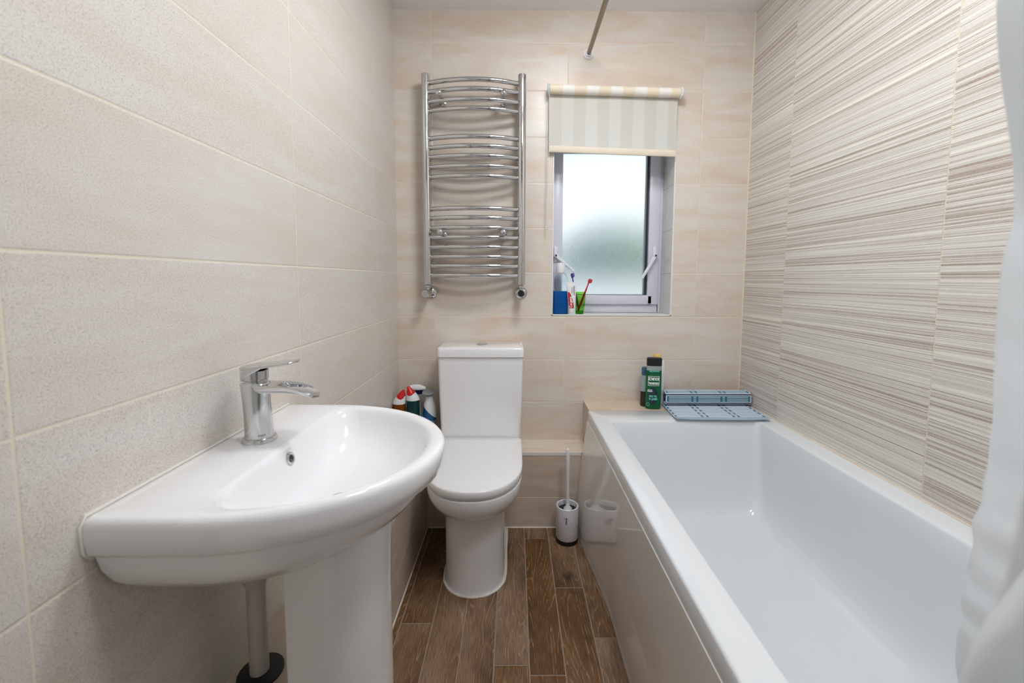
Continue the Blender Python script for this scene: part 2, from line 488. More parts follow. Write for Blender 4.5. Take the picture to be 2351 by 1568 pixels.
# door behind the camera
d = empty('door_1', (0.10, YF, 0)); struct(d)
box('door_leaf', (0.10, YF, 0.005), (0.84, YF + 0.03, 1.98), 'door', d, 0.003)
bm = bmesh.new()
add_box(bm, (0.04, YF, 0), (0.10, YF + 0.04, 2.04), 0.003); add_box(bm, (0.84, YF, 0), (0.90, YF + 0.04, 2.04), 0.003); add_box(bm, (0.04, YF, 1.98), (0.90, YF + 0.04, 2.04), 0.003)
obj('door_frame', bm, 'door', d)
tube('door_handle', [(0.78, YF + 0.03, 1.0), (0.78, YF + 0.075, 1.0), (0.76, YF + 0.08, 1.0), (0.68, YF + 0.08, 1.0)], 0.009, 'chrome', d)
# pipe boxing along the left wall, across the back, and the tiled end behind the bath
BXL, BYB, BZ = 0.155, -0.149, 0.342
def boxing(name, lo, hi, side, top):
    bm = bmesh.new(); add_box(bm, lo, hi)
    o = obj(name, bm, side); o.data.materials.append(M[top])
    for p in o.data.polygons:
        if p.normal.z > 0.7: p.material_index = 1
    return o
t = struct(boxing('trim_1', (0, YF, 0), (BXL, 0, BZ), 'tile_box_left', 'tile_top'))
box('edge_trim', (BXL - 0.001, YF + 0.01, BZ - 0.014), (BXL + 0.0015, BYB, BZ + 0.001), 'caulk', t)
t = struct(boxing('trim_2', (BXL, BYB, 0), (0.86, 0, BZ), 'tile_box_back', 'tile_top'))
box('edge_trim', (BXL, BYB - 0.0015, BZ - 0.013), (0.83, BYB + 0.001, BZ + 0.001), 'caulk', t)
BTX = 0.862
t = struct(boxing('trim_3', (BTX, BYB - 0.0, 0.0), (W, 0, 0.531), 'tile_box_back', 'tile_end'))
# sealant lines at the floor and the bath edge
bm = bmesh.new()
add_tube(bm, [(BXL, -1.95, 0.0), (BXL, BYB, 0.0)], 0.0035, 8)
add_tube(bm, [(BXL, BYB, 0.0), (0.82, BYB, 0.0)], 0.0035, 8)
struct(obj('trim_4', bm, 'caulk'))
bm = bmesh.new()
add_tube(bm, [(W, -0.16, 0.5325), (W, -1.86, 0.5325)], 0.003, 8)
add_tube(bm, [(W, -0.0, 0.5315), (W, -0.16, 0.5325)], 0.002, 8)
struct(obj('trim_5', bm, 'tile_top'))
bm = bmesh.new()
add_tube(bm, [(W, 0, 0.5315), (W, 0, H - 0.001)], 0.0042, 8)
struct(obj('trim_7', bm, 'cream'))
# white edging round the window opening
bm = bmesh.new()
e_ = 0.0045
add_box(bm, (WX0 - e_, -0.0025, WZ0 - e_), (WX0 + 0.0015, 0.004, WZ1), 0.0007, 1)
add_box(bm, (WX1 - 0.0015, -0.0025, WZ0 - e_), (WX1 + e_, 0.004, WZ1), 0.0007, 1)
add_box(bm, (WX0 - e_, -0.0025, WZ0 - e_), (WX1 + e_, 0.004, WZ0 + 0.0015), 0.0007, 1)
struct(obj('trim_6', bm, 'trimw'))

# ------------------------------------------------------------------ window
win = empty('window_1', (0.98, 0.14, 0.94)); struct(win)
FY = 0.130
def frame_bm(x0, x1, z0, z1, wx, wz0, wz1, y0, y1, bev=0.003):
    bm = bmesh.new()
    add_box(bm, (x0, y0, z0), (x0 + wx, y1, z1), bev); add_box(bm, (x1 - wx, y0, z0), (x1, y1, z1), bev)
    add_box(bm, (x0 + wx * 0.5, y0, z0), (x1 - wx * 0.5, y1, z0 + wz0), bev); add_box(bm, (x0 + wx * 0.5, y0, z1 - wz1), (x1 - wx * 0.5, y1, z1), bev)
    return bm
obj('window_frame', frame_bm(0.711, 1.257, 0.936, 1.775, 0.020, 0.042, 0.03, FY + 0.006, FY + 0.06), 'upvc', win)
sash = obj('sash', frame_bm(0.714, 1.240, 0.976, 1.762, 0.054, 0.047, 0.055, FY - 0.008, FY + 0.045, 0.006), 'upvc', win)
obj('gasket', frame_bm(0.762, 1.181, 1.018, 1.712, 0.0045, 0.006, 0.005, FY - 0.004, FY + 0.030, 0.0), 'gasket', sash)
gask = frame_bm(1.1735, 1.181, 1.018, 1.712, 0.0035, 0.006, 0.006, FY - 0.002, FY + 0.030, 0.0)
obj('gasket', gask, 'gasket', sash)
def frosted():
    g = NG('frosted_window_glass')
    x, y, z = g.coord(); v = g.vec(x, y, z)
    n = g.noise(v, 620.0, 2.0, 0.6)
    nm = g.bump(n, 0.3, 0.0016)
    r = g.n('ShaderNodeBsdfRefraction'); r.inputs['Color'].default_value = (0.97, 0.99, 1.0, 1)
    r.inputs['Roughness'].default_value = 0.13; r.inputs['IOR'].default_value = 1.45; g.t.links.new(nm, r.inputs['Normal'])
    gl = g.n('ShaderNodeBsdfGlossy'); gl.inputs['Roughness'].default_value = 0.2; g.t.links.new(nm, gl.inputs['Normal'])
    tr = g.n('ShaderNodeBsdfTranslucent'); tr.inputs['Color'].default_value = (0.9, 0.95, 0.97, 1)
    m1 = g.n('ShaderNodeMixShader'); m1.inputs[0].default_value = 0.06; g.t.links.new(r.outputs[0], m1.inputs[1]); g.t.links.new(gl.outputs[0], m1.inputs[2])
    m2 = g.n('ShaderNodeMixShader'); m2.inputs[0].default_value = 0.12; g.t.links.new(m1.outputs[0], m2.inputs[1]); g.t.links.new(tr.outputs[0], m2.inputs[2])
    g.t.links.new(m2.outputs[0], g.out.inputs[0])
    return g.m
M['frost'] = frosted()
box('pane', (0.763, FY + 0.010, 1.020), (1.180, FY + 0.014, 1.712), 'frost', sash)
# two handles
def win_handle(px, pz, tx, tz):
    y = FY - 0.008
    b = box('handle_plate', (px - 0.009, y - 0.008, pz - 0.03), (px + 0.009, y + 0.001, pz + 0.045), 'handle', sash, 0.004)
    bm = bmesh.new()
    a = Vector((px, y - 0.018, pz)); c = Vector((tx, y - 0.030, tz))
    dd = (c - a).normalized(); up = dd.cross(Vector((0, 1, 0))).normalized()
    rings = []
    for k in range(9):
        s = k / 8; p = a.lerp(c, s); hw_ = 0.0085 - 0.0025 * s; th = 0.0055 - 0.002 * s
        q = rrect(0, 0, hw_, th, 0.003, 3)
        rings.append([p + up * u_ + Vector((0, 1, 0)) * v_ for u_, v_ in q])
    add_loft(bm, rings)
    add_lathe(bm, (px, y - 0.006, pz), (0, -1, 0), [(0.010, 0), (0.010, 0.016), (0.008, 0.019), (0.0, 0.019)], 20)
    obj('handle', bm, 'handle', sash)
    lathe('lock_button', (px, y - 0.024, pz), (0, -1, 0), [(0.0045, 0), (0.0045, 0.004), (0.0, 0.0045)], 'black', sash, 14)
win_handle(0.735, 1.212, 0.822, 1.136)
win_handle(1.216, 1.214, 1.152, 1.106)

# ------------------------------------------------------------------ ceiling lamp and an added fill lamp
g = NG('lit_lamp_diffuser'); em = g.n('ShaderNodeEmission'); em.inputs[0].default_value = LAMP_COLOR; em.inputs[1].default_value = CEIL_LIGHT
g.t.links.new(em.outputs[0], g.out.inputs[0]); M['lit'] = g.m
for lx, ly, lab in ((0.80, -0.88, 'round white flush ceiling lamp above the floor, nearer the window wall'), (1.02, -1.54, 'round white flush fill lamp, added out of view above the near half of the bath')):  # the lamp over the bath is an added fill light, out of view
    lamp = empty('ceiling_lamp', (lx, ly, H)); tag(lamp, lab, 'ceiling lamp', 'flush lamps on the ceiling')
    lathe('lamp_base', (lx, ly, H - 0.0005), (0, 0, -1), [(0.165, 0), (0.165, 0.018), (0.158, 0.022), (0.0, 0.022)], 'plastic', lamp, 48)
    lathe('lamp_diffuser', (lx, ly, H - 0.022), (0, 0, -1), [(0.154, 0), (0.154, 0.02), (0.14, 0.036), (0.10, 0.046), (0.05, 0.05), (0.0, 0.051)], 'lit', lamp, 48)
# ------------------------------------------------------------------ washbasin
BC = -1.183
basin = empty('washbasin', (0.30, BC, 0)); tag(basin, 'white ceramic washbasin on a full pedestal, fixed to the left wall', 'washbasin')
def ring(z, xb, xs, xt, hw, r, pw=2.0): return [(x, y, z) for x, y in dshape(xb, xs, xt, hw, r, BC, pw=pw)]
R_ = []
# underside, from inside bottom up the outside, over the rim and down into the bowl
R_.append(ring(0.655, 0.012, 0.10, 0.245, 0.120, 0.02))
R_.append(ring(0.664, 0.006, 0.10, 0.285, 0.165, 0.02))
R_.append(ring(0.678, 0.003, 0.11, 0.320, 0.197, 0.02))
R_.append(ring(0.700, 0.001, 0.11, 0.352, 0.217, 0.016))
R_.append(ring(0.722, 0.000, 0.12, 0.372, 0.2265, 0.010))
R_.append(ring(0.740, 0.000, 0.12, 0.384, 0.230, 0.008))
R_.append(ring(0.7455, 0.000, 0.12, 0.388, 0.2315, 0.006))
R_.append(ring(0.7485, 0.000, 0.12, 0.396, 0.2365, 0.006))
R_.append(ring(0.752, 0.000, 0.12, 0.402, 0.240, 0.006))
R_.append(ring(0.768, 0.000, 0.12, 0.407, 0.2425, 0.006))
R_.append(ring(0.786, 0.000, 0.12, 0.409, 0.2430, 0.006))
R_.append(ring(0.793, 0.000, 0.12, 0.4075, 0.2415, 0.006))
R_.append(ring(0.798, 0.002, 0.12, 0.403, 0.238, 0.006))
R_.append(ring(0.800, 0.006, 0.12, 0.396, 0.232, 0.006))
R_.append(ring(0.799, 0.118, 0.165, 0.386, 0.2165, 0.045))
R_.append(ring(0.797, 0.121, 0.166, 0.381, 0.2125, 0.048))
R_.append(ring(0.792, 0.1245, 0.168, 0.376, 0.2085, 0.05))
R_.append(ring(0.780, 0.129, 0.170, 0.370, 0.203, 0.052))
R_.append(ring(0.755, 0.136, 0.174, 0.358, 0.190, 0.056))
R_.append(ring(0.730, 0.144, 0.180, 0.338, 0.168, 0.058))
R_.append(ring(0.712, 0.154, 0.186, 0.312, 0.138, 0.056))
R_.append(ring(0.702, 0.166, 0.192, 0.284, 0.104, 0.045))
R_.append(ring(0.697, 0.185, 0.200, 0.250, 0.060, 0.02))
R_.append(ring(0.695, 0.205, 0.210, 0.232, 0.022, 0.01))
loft('bowl', R_, 'ceramic', basin, angle=60)
# pedestal
P_ = []
for z, xt, hw in ((0.0, 0.322, 0.098), (0.01, 0.318, 0.096), (0.06, 0.309, 0.091), (0.30, 0.303, 0.087), (0.52, 0.303, 0.087), (0.62, 0.306, 0.089), (0.665, 0.310, 0.092)):
    P_.append([(x, y, z) for x, y in dshape(0.157, 0.225, xt, hw, 0.004, BC, pw=2.3)])
loft('pedestal', P_, 'ceramic', basin, angle=50)
# overflow ring on the back wall of the bowl
ax = Vector((1, 0, 0.22))
lathe('overflow_ring', (0.1305, -1.186, 0.7725), ax, [(0.0065, 0.001), (0.0070, 0.0035), (0.0090, 0.0045), (0.0112, 0.0036), (0.0120, 0.0012), (0.0118, -0.002)], 'chrome', basin, 28)
lathe('overflow_hole', (0.1305, -1.186, 0.7725), ax, [(0.0072, -0.001), (0.0072, 0.0015), (0.0, 0.0015)], 'black', basin, 20)
lathe('waste', (0.218, BC, 0.6945), (0, 0, 1), [(0.0, 0.001), (0.015, 0.001), (0.019, 0.0028), (0.021, 0.0025), (0.022, 0.0005)], 'chrome', basin, 24)
sl = [(0.0015, BC - q, z) for z, q in ((0.742, 0.230), (0.748, 0.236), (0.756, 0.2415), (0.79, 0.243))] + [(0.0015, BC - 0.236 + 0.472 * i / 12, 0.8005) for i in range(13)] + [(0.0015, BC + q, z) for z, q in ((0.79, 0.243), (0.756, 0.2415), (0.748, 0.236))]
tube('sealant', sl, 0.0028, 'caulk', basin, 6)
# waste pipe behind the pedestal
wp = empty('waste_pipe', (0.05, -1.172, BZ)); tag(wp, 'white plastic waste pipe in the shade behind the basin pedestal', 'pipe')
tube('pipe', [(0.05, -1.172, BZ), (0.05, -1.172, 0.53)], 0.0165, 'pipe', wp, 20)
lathe('pipe_socket', (0.05, -1.172, 0.525), (0, 0, 1), [(0.017, -0.004), (0.0205, 0.004), (0.0215, 0.008), (0.0215, 0.05), (0.019, 0.052), (0.0185, 0.12)], 'pipe', wp, 24)
lathe('floor_collar', (0.052, -1.172, BZ), (0, 0, 1), [(0.040, 0.0), (0.040, 0.004), (0.018, 0.006)], 'black', wp, 20)

# ------------------------------------------------------------------ basin tap
TX, TY = 0.0655, -1.165
tap = empty('basin_tap', (TX, TY, 0.80)); tag(tap, 'chrome waterfall mixer tap standing on the washbasin', 'tap')
lathe('base_ring', (TX, TY, 0.7995), (0, 0, 1), [(0.0285, 0.0), (0.0290, 0.003), (0.0275, 0.0065), (0.025, 0.0075)], 'tapchrome', tap, 40)
rings = []
for s in range(13):
    k = s / 12; z = 0.8065 + k * 0.100
    cx_ = TX - 0.004 * k; rx = 0.0245 - 0.0015 * math.sin(k * PI) * 1.2; ry = 0.0225 - 0.001 * k
    if k > 0.8: rx += (k - 0.8) * 0.006
    rings.append([(cx_ + rx * math.cos(a), TY + ry * math.sin(a), z) for a in [2 * PI * i / 36 for i in range(36)]])
k = rings[-1]; cxx = TX - 0.004
rings.append([(cxx + (x - cxx) * 0.92, TY + (y - TY) * 0.92, z + 0.0022) for x, y, z in k])
loft('body', rings, 'tapchrome', tap, angle=50)
# spout: closed box near the body, open trough at the nose
def spout():
    rings = []
    N = 22
    for i in range(N + 1):
        s = i / N; x = TX + 0.000 + s * 0.112
        zt = 0.9065 - 0.004 * s - 0.014 * max(0, s - 0.35) ** 2 * 2.2
        th = 0.020 - 0.011 * s
        hw_ = 0.0205 + 0.0035 * s - 0.013 * max(0, s - 0.80) * 2.5
        dip = 0.0 if s < 0.30 else min(1.0, (s - 0.30) / 0.15) * (th - 0.0035)
        pts = []
        for u_ in (-1, -0.86, -0.7, -0.35, 0, 0.35, 0.7, 0.86, 1):
            f = max(0.0, 1 - (abs(u_) / 0.86) ** 2.4) if abs(u_) < 0.86 else 0.0
            pts.append((x - 0.016 * (abs(u_) ** 2) * max(0, s - 0.6) * 1.6, TY + u_ * hw_, zt - dip * f ** 0.5))
        for u_ in (1, 0.8, 0.4, 0, -0.4, -0.8, -1):
            zb = zt - th * (1 - 0.35 * abs(u_) ** 3)
            if abs(u_) == 1: zb = zt - th * 0.45
            pts.append((x - 0.016 * (abs(u_) ** 2) * max(0, s - 0.6) * 1.6, TY + u_ * hw_ * 0.97, zb))
        rings.append(pts)
    return loft('spout', rings, 'chrome', tap, angle=45)
spout()
# lever: round block and a thin blade
lathe('cartridge', (TX - 0.003, TY, 0.9085), (0, 0, 1), [(0.0195, 0), (0.0195, 0.004), (0.0212, 0.006), (0.0212, 0.022)], 'chrome', tap, 36)
rings = []
for i in range(19):
    s = i / 18; x = TX - 0.027 + s * 0.103
    hw_ = 0.0225 * math.sqrt(max(0.02, 1 - (1 - min(s / 0.2, 1)) ** 2)) if s < 0.2 else (0.0225 - 0.002 * (s - .2))
    if s > 0.88: hw_ *= math.sqrt(max(0.03, 1 - ((s - 0.88) / 0.12) ** 2))
    zt = 0.9385 + 0.010 * s ** 1.1
    th = 0.0275 if s < 0.10 else (0.0275 - 0.0215 * min(1, (s - 0.10) / 0.36) ** 0.7)
    if s > 0.46: th = 0.006 - 0.0025 * (s - 0.46) / 0.54
    q = []
    for a, b in rrect(0, 0, hw_, th / 2, min(0.0028, th * 0.4), 3): q.append((x, TY + a, zt - th / 2 + b))
    rings.append(q)
loft('lever', rings, 'chrome', tap, angle=40)
def on_tap(x, y, z):
    a = math.radians(-52) + x / 0.0245
    return Vector((TX + (0.0243 + z) * math.cos(a), TY + (0.0225 + z) * math.sin(a), 0.8135 + y))
lettering('MIXX', 0.0052, on_tap, 'gasket', tap)

# ------------------------------------------------------------------ toilet
TC = 0.394
wc = empty('toilet', (TC, -0.35, 0)); tag(wc, 'white close-coupled toilet with closed lid against the back wall', 'toilet')
def dy(xb, xs, xt, hw, r, z, n=28, pw=2.0):     # D shape with its nose toward the room (-y), back at y = -xb
    return [(TC + q, -p, z) for p, q in dshape(xb, xs, xt, hw, r, 0.0, n_arc=n, pw=pw)]
# cistern
C_ = []
for z, hx, yf in ((0.398, 0.166, 0.176), (0.402, 0.170, 0.180), (0.47, 0.172, 0.1815), (0.60, 0.1765, 0.183), (0.768, 0.1805, 0.1845)):
    yb = 0.004
    C_.append([(x, y, z) for x, y in rrect(TC, -(yf + yb) / 2, hx, (yf - yb) / 2, 0.014)])
loft('cistern', C_, 'ceramic', wc, angle=40)
C_ = []
for z, g_ in ((0.769, 0.004), (0.771, 0.0), (0.774, 0.0), (0.798, 0.0), (0.805, 0.0015), (0.8095, 0.005), (0.811, 0.011)):
    C_.append([(x, y, z) for x, y in rrect(TC, -0.097, 0.1835 - g_, 0.0945 - g_, 0.016)])
loft('cistern_lid', C_, 'ceramic', wc, angle=40)
fb = lathe('flush_button', (TC + 0.001, -0.10, 0.8105), (0, 0, 1), [(0.0245, 0), (0.0245, 0.003), (0.0225, 0.0045), (0.021, 0.004), (0.0, 0.0055)], 'chrome', wc, 32)
# bowl and foot in one ceramic body
B_ = []
for z, xb, xs, xt, hw, pw in (
    (0.000, 0.155, 0.440, 0.556, 0.111, 2.1), (0.012, 0.155, 0.440, 0.553, 0.109, 2.1), (0.10, 0.155, 0.440, 0.549, 0.1075, 2.1),
    (0.22, 0.155, 0.440, 0.549, 0.1075, 2.1), (0.272, 0.155, 0.436, 0.552, 0.110, 2.1), (0.286, 0.155, 0.432, 0.565, 0.119, 2.1), (0.297, 0.155, 0.428, 0.592, 0.136, 2.0),
    (0.310, 0.158, 0.425, 0.615, 0.152, 2.0), (0.330, 0.158, 0.42, 0.630, 0.165, 2.1), (0.352, 0.158, 0.42, 0.641, 0.1705, 2.2), (0.375, 0.156, 0.42, 0.645, 0.1725, 2.25), (0.387, 0.156, 0.42, 0.645, 0.1725, 2.25), (0.3895, 0.160, 0.42, 0.641, 0.169, 2.25)):
    B_.append(dy(xb, xs, xt, hw, 0.012, z, pw=pw))
loft('bowl', B_, 'ceramic', wc, angle=50)
# platform under the cistern
bm = bmesh.new(); add_box(bm, (TC - 0.150, -0.22, 0.345), (TC + 0.150, -0.006, 0.3975), 0.010, 3)
obj('cistern_platform', bm, 'ceramic', wc)
def slab(name, z0, z1, xb, xs, xt, hw, mat, r=0.004, pw=2.0):
    q = []
    for dz, g_ in ((0, r), (r * 0.4, r * 0.3), (r, 0)): q.append(dy(xb + g_, xs, xt - g_, hw - g_, 0.02, z0 + dz, pw=pw))
    for dz, g_ in ((r, 0), (r * 0.4, r * 0.3), (0, r)): q.append(dy(xb + g_, xs, xt - g_, hw - g_, 0.02, z1 - dz, pw=pw))
    q.append(dy(xb + 0.05, xs, xt - 0.06, hw - 0.06, 0.02, z1 + 0.0012, pw=pw))
    return loft(name, q, mat, wc, angle=50)
slab('seat', 0.3905, 0.3965, 0.205, 0.42, 0.640, 0.169, 'seat', 0.002, pw=2.25)
slab('seat_lid', 0.3975, 0.4255, 0.186, 0.42, 0.648, 0.1745, 'seat', 0.005, pw=2.25)
q = [(TC + b, -a, 0.001) for i, (a, b) in enumerate(dshape(0.152, 0.440, 0.5590, 0.1135, 0.004, 0.0, pw=2.1))]
nn = len(q); arc = [p for p in q if p[1] < -0.153]
k = max(range(len(arc)), key=lambda i: (Vector(arc[i]) - Vector(arc[i - 1])).length)
arc = arc[k:] + arc[:k]
bm = bmesh.new(); add_tube(bm, arc, [0.0048 + 0.0009 * math.sin(i * 1.7) for i in range(len(arc))], 8); obj('sealant', bm, 'caulk', wc, 60)

# ------------------------------------------------------------------ bath
BX0, BX1, BY0, BY1, BR = 0.857, W - 0.001, -0.151, -1.86, 0.532
bath = empty('bathtub', ((BX0 + BX1) / 2, -1.0, 0)); tag(bath, 'large white rectangular bathtub with glossy front panel along the right wall', 'bathtub')
def br(x0, x1, y0, y1, r, z, n=8): return [(x, y, z) for x, y in rrect((x0 + x1) / 2, (y0 + y1) / 2, (x1 - x0) / 2, (y0 - y1) / 2, r, n)]
IX0, IX1, IY0, IY1 = 0.929, 1.522, -0.284, -1.765
Q = [br(BX0 + 0.006, BX1, BY0, BY1, 0.006, BR - 0.046), br(BX0, BX1, BY0, BY1, 0.006, BR - 0.044), br(BX0, BX1, BY0, BY1, 0.006, BR - 0.006), br(BX0 + 0.002, BX1, BY0 - 0.001, BY1 + 0.001, 0.006, BR - 0.002), br(BX0 + 0.006, BX1, BY0 - 0.003, BY1 + 0.003, 0.006, BR),
     br(IX0 - 0.006, IX1 + 0.006, IY0 + 0.006, IY1 - 0.006, 0.034, BR), br(IX0 - 0.001, IX1 + 0.001, IY0 + 0.001, IY1 - 0.001, 0.03, BR - 0.002), br(IX0 + 0.002, IX1 - 0.002, IY0 - 0.003, IY1 + 0.003, 0.03, BR - 0.008),
     br(IX0 + 0.006, IX1 - 0.005, IY0 - 0.011, IY1 + 0.02, 0.03, BR - 0.06), br(IX0 + 0.014, IX1 - 0.010, IY0 - 0.032, IY1 + 0.08, 0.032, BR - 0.18), br(IX0 + 0.024, IX1 - 0.016, IY0 - 0.054, IY1 + 0.15, 0.036, BR - 0.28),
     br(IX0 + 0.034, IX1 - 0.028, IY0 - 0.070, IY1 + 0.19, 0.045, 0.210), br(IX0 + 0.050, IX1 - 0.046, IY0 - 0.088, IY1 + 0.22, 0.055, 0.182), br(IX0 + 0.078, IX1 - 0.078, IY0 - 0.118, IY1 + 0.26, 0.06, 0.165), br(IX0 + 0.120, IX1 - 0.120, IY0 - 0.17, IY1 + 0.32, 0.06, 0.158),
     br(IX0 + 0.22, IX1 - 0.22, IY0 - 0.35, IY1 + 0.5, 0.05, 0.154)]
tub = loft('tub', Q, 'acrylic', bath, cap0=False, angle=60)
lathe('drain', (1.225, -1.50, 0.1545), (0, 0, 1), [(0.0, 0.0), (0.02, 0.001), (0.03, 0.003), (0.034, 0.001)], 'chrome', bath, 24)
# front panel: bows out at its far lower end
def lean(y): 
    s = min(1, max(0, (y + 0.66) / 0.51)); return 0.043 * s * s * (3 - 2 * s)
rows = []
ny, nz = 40, 14
zp0, zp1 = 0.032, 0.4855
def px(y, z): return 0.8575 - 0.003 - lean(y) * (1 - (z / zp1) ** 1.3) - 0.004 * math.sin(PI * z / zp1)
vs, fs = [], []
for th in (0.0, 0.004):
    for i in range(ny + 1):
        y = -0.1525 - 1.70 * (i / ny) ** 1.3
        for j in range(nz + 1):
            z = zp0 + (zp1 - zp0) * j / nz
            vs.append((px(y, z) + th, y, z))
st = nz + 1; off = (ny + 1) * st
for i in range(ny):
    for j in range(nz):
        a = i * st + j
        fs.append((a, a + 1, a + st + 1, a + st)); fs.append((off + a, off + a + st, off + a + st + 1, off + a + 1))
for i in range(ny):
    a = i * st + nz; fs.append((a, off + a, off + a + st, a + st)); a = i * st; fs.append((a, a + st, off + a + st, off + a))
for j in range(nz):
    a = j; fs.append((a, off + a, off + a + 1, a + 1)); a = ny * st + j; fs.append((a, a + 1, off + a + 1, off + a))
pyobj('bath_panel', vs, fs, 'panel', bath, 45)
vs, fs = [], []
for i in range(ny + 1):
    y = -0.1525 - 1.70 * (i / ny) ** 1.3; x = px(y, 0.0)
    vs += [(x + 0.000, y, 0.0), (x + 0.001, y, 0.030), (x + 0.007, y, 0.034), (x + 0.012, y, 0.0)]
for i in range(ny):
    a = i * 4
    for j in range(4): fs.append((a + j, a + (j + 1) % 4, a + 4 + (j + 1) % 4, a + 4 + j))
fs += [(0, 1, 2, 3), (ny * 4 + 3, ny * 4 + 2, ny * 4 + 1, ny * 4)]
pyobj('plinth_strip', vs, fs, 'plastic', bath, 40)

# ------------------------------------------------------------------ shower rail
rail = empty('shower_rail', (0.858, 0, 2.087)); tag(rail, 'straight steel shower rail fixed to the back wall above the bath edge', 'shower rail')
tube('rod', [(0.858, -0.004, 2.087), (0.858, YF + 0.012, 2.087)], 0.0095, 'steel', rail, 20)
for yy, dd in ((0.0, -1), (YF, 1)):
    lathe('end_flange', (0.858, yy, 2.087), (0, dd, 0), [(0.0225, 0.0), (0.0225, 0.005), (0.019, 0.008), (0.0145, 0.009), (0.0145, 0.016), (0.010, 0.017)], 'plastic', rail, 28)

# ------------------------------------------------------------------ shower curtain
EDGE = [(0.862, -1.605, 2.060), (0.864, -1.610, 1.80), (0.868, -1.620, 1.50), (0.870, -1.623, 1.291), (0.870, -1.631, 1.230), (0.875, -1.635, 1.171), (0.880, -1.634, 1.139), (0.884, -1.627, 1.118), (0.890, -1.623, 1.081), (0.895, -1.619, 1.049), (0.905, -1.610, 1.013),
        (0.915, -1.600, 0.975), (0.925, -1.590, 0.934), (0.940, -1.575, 0.883), (0.946, -1.570, 0.846), (0.955, -1.557, 0.800), (0.961, -1.550, 0.768), (0.966, -1.545, 0.738), (0.966, -1.550, 0.715), (0.962, -1.565, 0.66), (0.965, -1.575, 0.56), (0.972, -1.58, 0.44), (0.985, -1.58, 0.33)]
def edge_at(z):
    for a, b in zip(EDGE[:-1], EDGE[1:]):
        if a[2] >= z >= b[2]:
            t_ = (a[2] - z) / (a[2] - b[2]); return a[0] + (b[0] - a[0]) * t_, a[1] + (b[1] - a[1]) * t_
    return EDGE[-1][:2]
def sm(a, b, x):
    t_ = min(1, max(0, (x - a) / (b - a))); return t_ * t_ * (3 - 2 * t_)
def cr(P, t_):
    n = len(P) - 1; f = t_ * n; i = min(int(f), n - 1); u = f - i
    p0 = P[max(i - 1, 0)]; p1 = P[i]; p2 = P[i + 1]; p3 = P[min(i + 2, n)]
    return tuple(0.5 * ((2 * b) + (-a + c) * u + (2 * a - 5 * b + 4 * c - d_) * u * u + (-a + 3 * b - 3 * c + d_) * u ** 3) for a, b, c, d_ in zip(p0, p1, p2, p3))
def curtain():
    nz_, ns = 170, 120
    vs, fs = [], []
    for i in range(nz_ + 1):
        z = 2.062 - (2.062 - 0.33) * i / nz_
        ex, ey = edge_at(z)
        bulge = sm(1.02, 0.86, z) * (1 - sm(0.62, 0.50, z))          # the near fold swings out above the bath edge
        inn = sm(0.70, 0.555, z)                                       # below the rim everything hangs inside the tub
        bx = 0.868 - 0.072 * bulge + 0.11 * inn
        cols = [(ex, ey), (ex + 0.020, ey - 0.012), (ex + 0.012, ey - 0.040), (ex - 0.012 + 0.03 * inn, ey - 0.062), (bx, -1.700), (bx + 0.030, -1.730), (0.862 - 0.045 * bulge + 0.11 * inn, -1.765), (0.895 + 0.08 * inn, -1.79), (0.858 + 0.12 * inn, -1.82), (0.89 + 0.08 * inn, -1.84)]
        for j in range(ns + 1):
            s = j / ns; x, y = cr(cols, s)
            wr = sm(1.05, 0.80, z)
            x += 0.0016 * wr * math.sin(z * 110 + s * 38 + 2 * math.sin(z * 23)) + 0.002 * math.sin(s * 60 + z * 9)
            y += 0.0016 * wr * math.sin(z * 150 + s * 20) * (1 - sm(0.0, 0.5, s)) + 0.0022 * math.sin(z * 31 + s * 15)
            x = max(x, 0.70)
            if z < 0.545: x = max(x, 0.946 + (0.545 - z) * 0.14)
            if z < 0.57: y = max(y, -1.752 + max(0.0, 0.54 - z) * 0.55)
            vs.append((x, y, z))
    st = ns + 1
    for i in range(nz_):
        for j in range(ns):
            a = i * st + j; fs.append((a, a + 1, a + st + 1, a + st))
    g = NG('white_curtain_fabric')
    x, y, z = g.coord(); n = g.noise(g.vec(x, y, z), 9.0, 3.0)
    c = g.mixc(n, srgb(240, 243, 246), srgb(232, 237, 241))
    b = g.bsdf(c, 0.55); tr = g.n('ShaderNodeBsdfTranslucent'); tr.inputs[0].default_value = srgb(238, 243, 248)
    wv = g.noise(g.vec(g.math('MULTIPLY', x, 25.0), g.math('MULTIPLY', y, 25.0), g.math('MULTIPLY', z, 14.0)), 1.0, 4.0, 0.6)
    nm = g.bump(wv, 0.5, 0.006); g.t.links.new(nm, b.inputs['Normal'])
    mx = g.n('ShaderNodeMixShader'); mx.inputs[0].default_value = 0.40
    g.t.links.new(b.outputs[0], mx.inputs[1]); g.t.links.new(tr.outputs[0], mx.inputs[2]); g.t.links.new(mx.outputs[0], g.out.inputs[0])
    o = pyobj('shower_curtain', vs, fs, g.m, None, 80)
    tag(o, 'white fabric shower curtain bunched at the near end of the bath', 'shower curtain')
    return o
curtain()
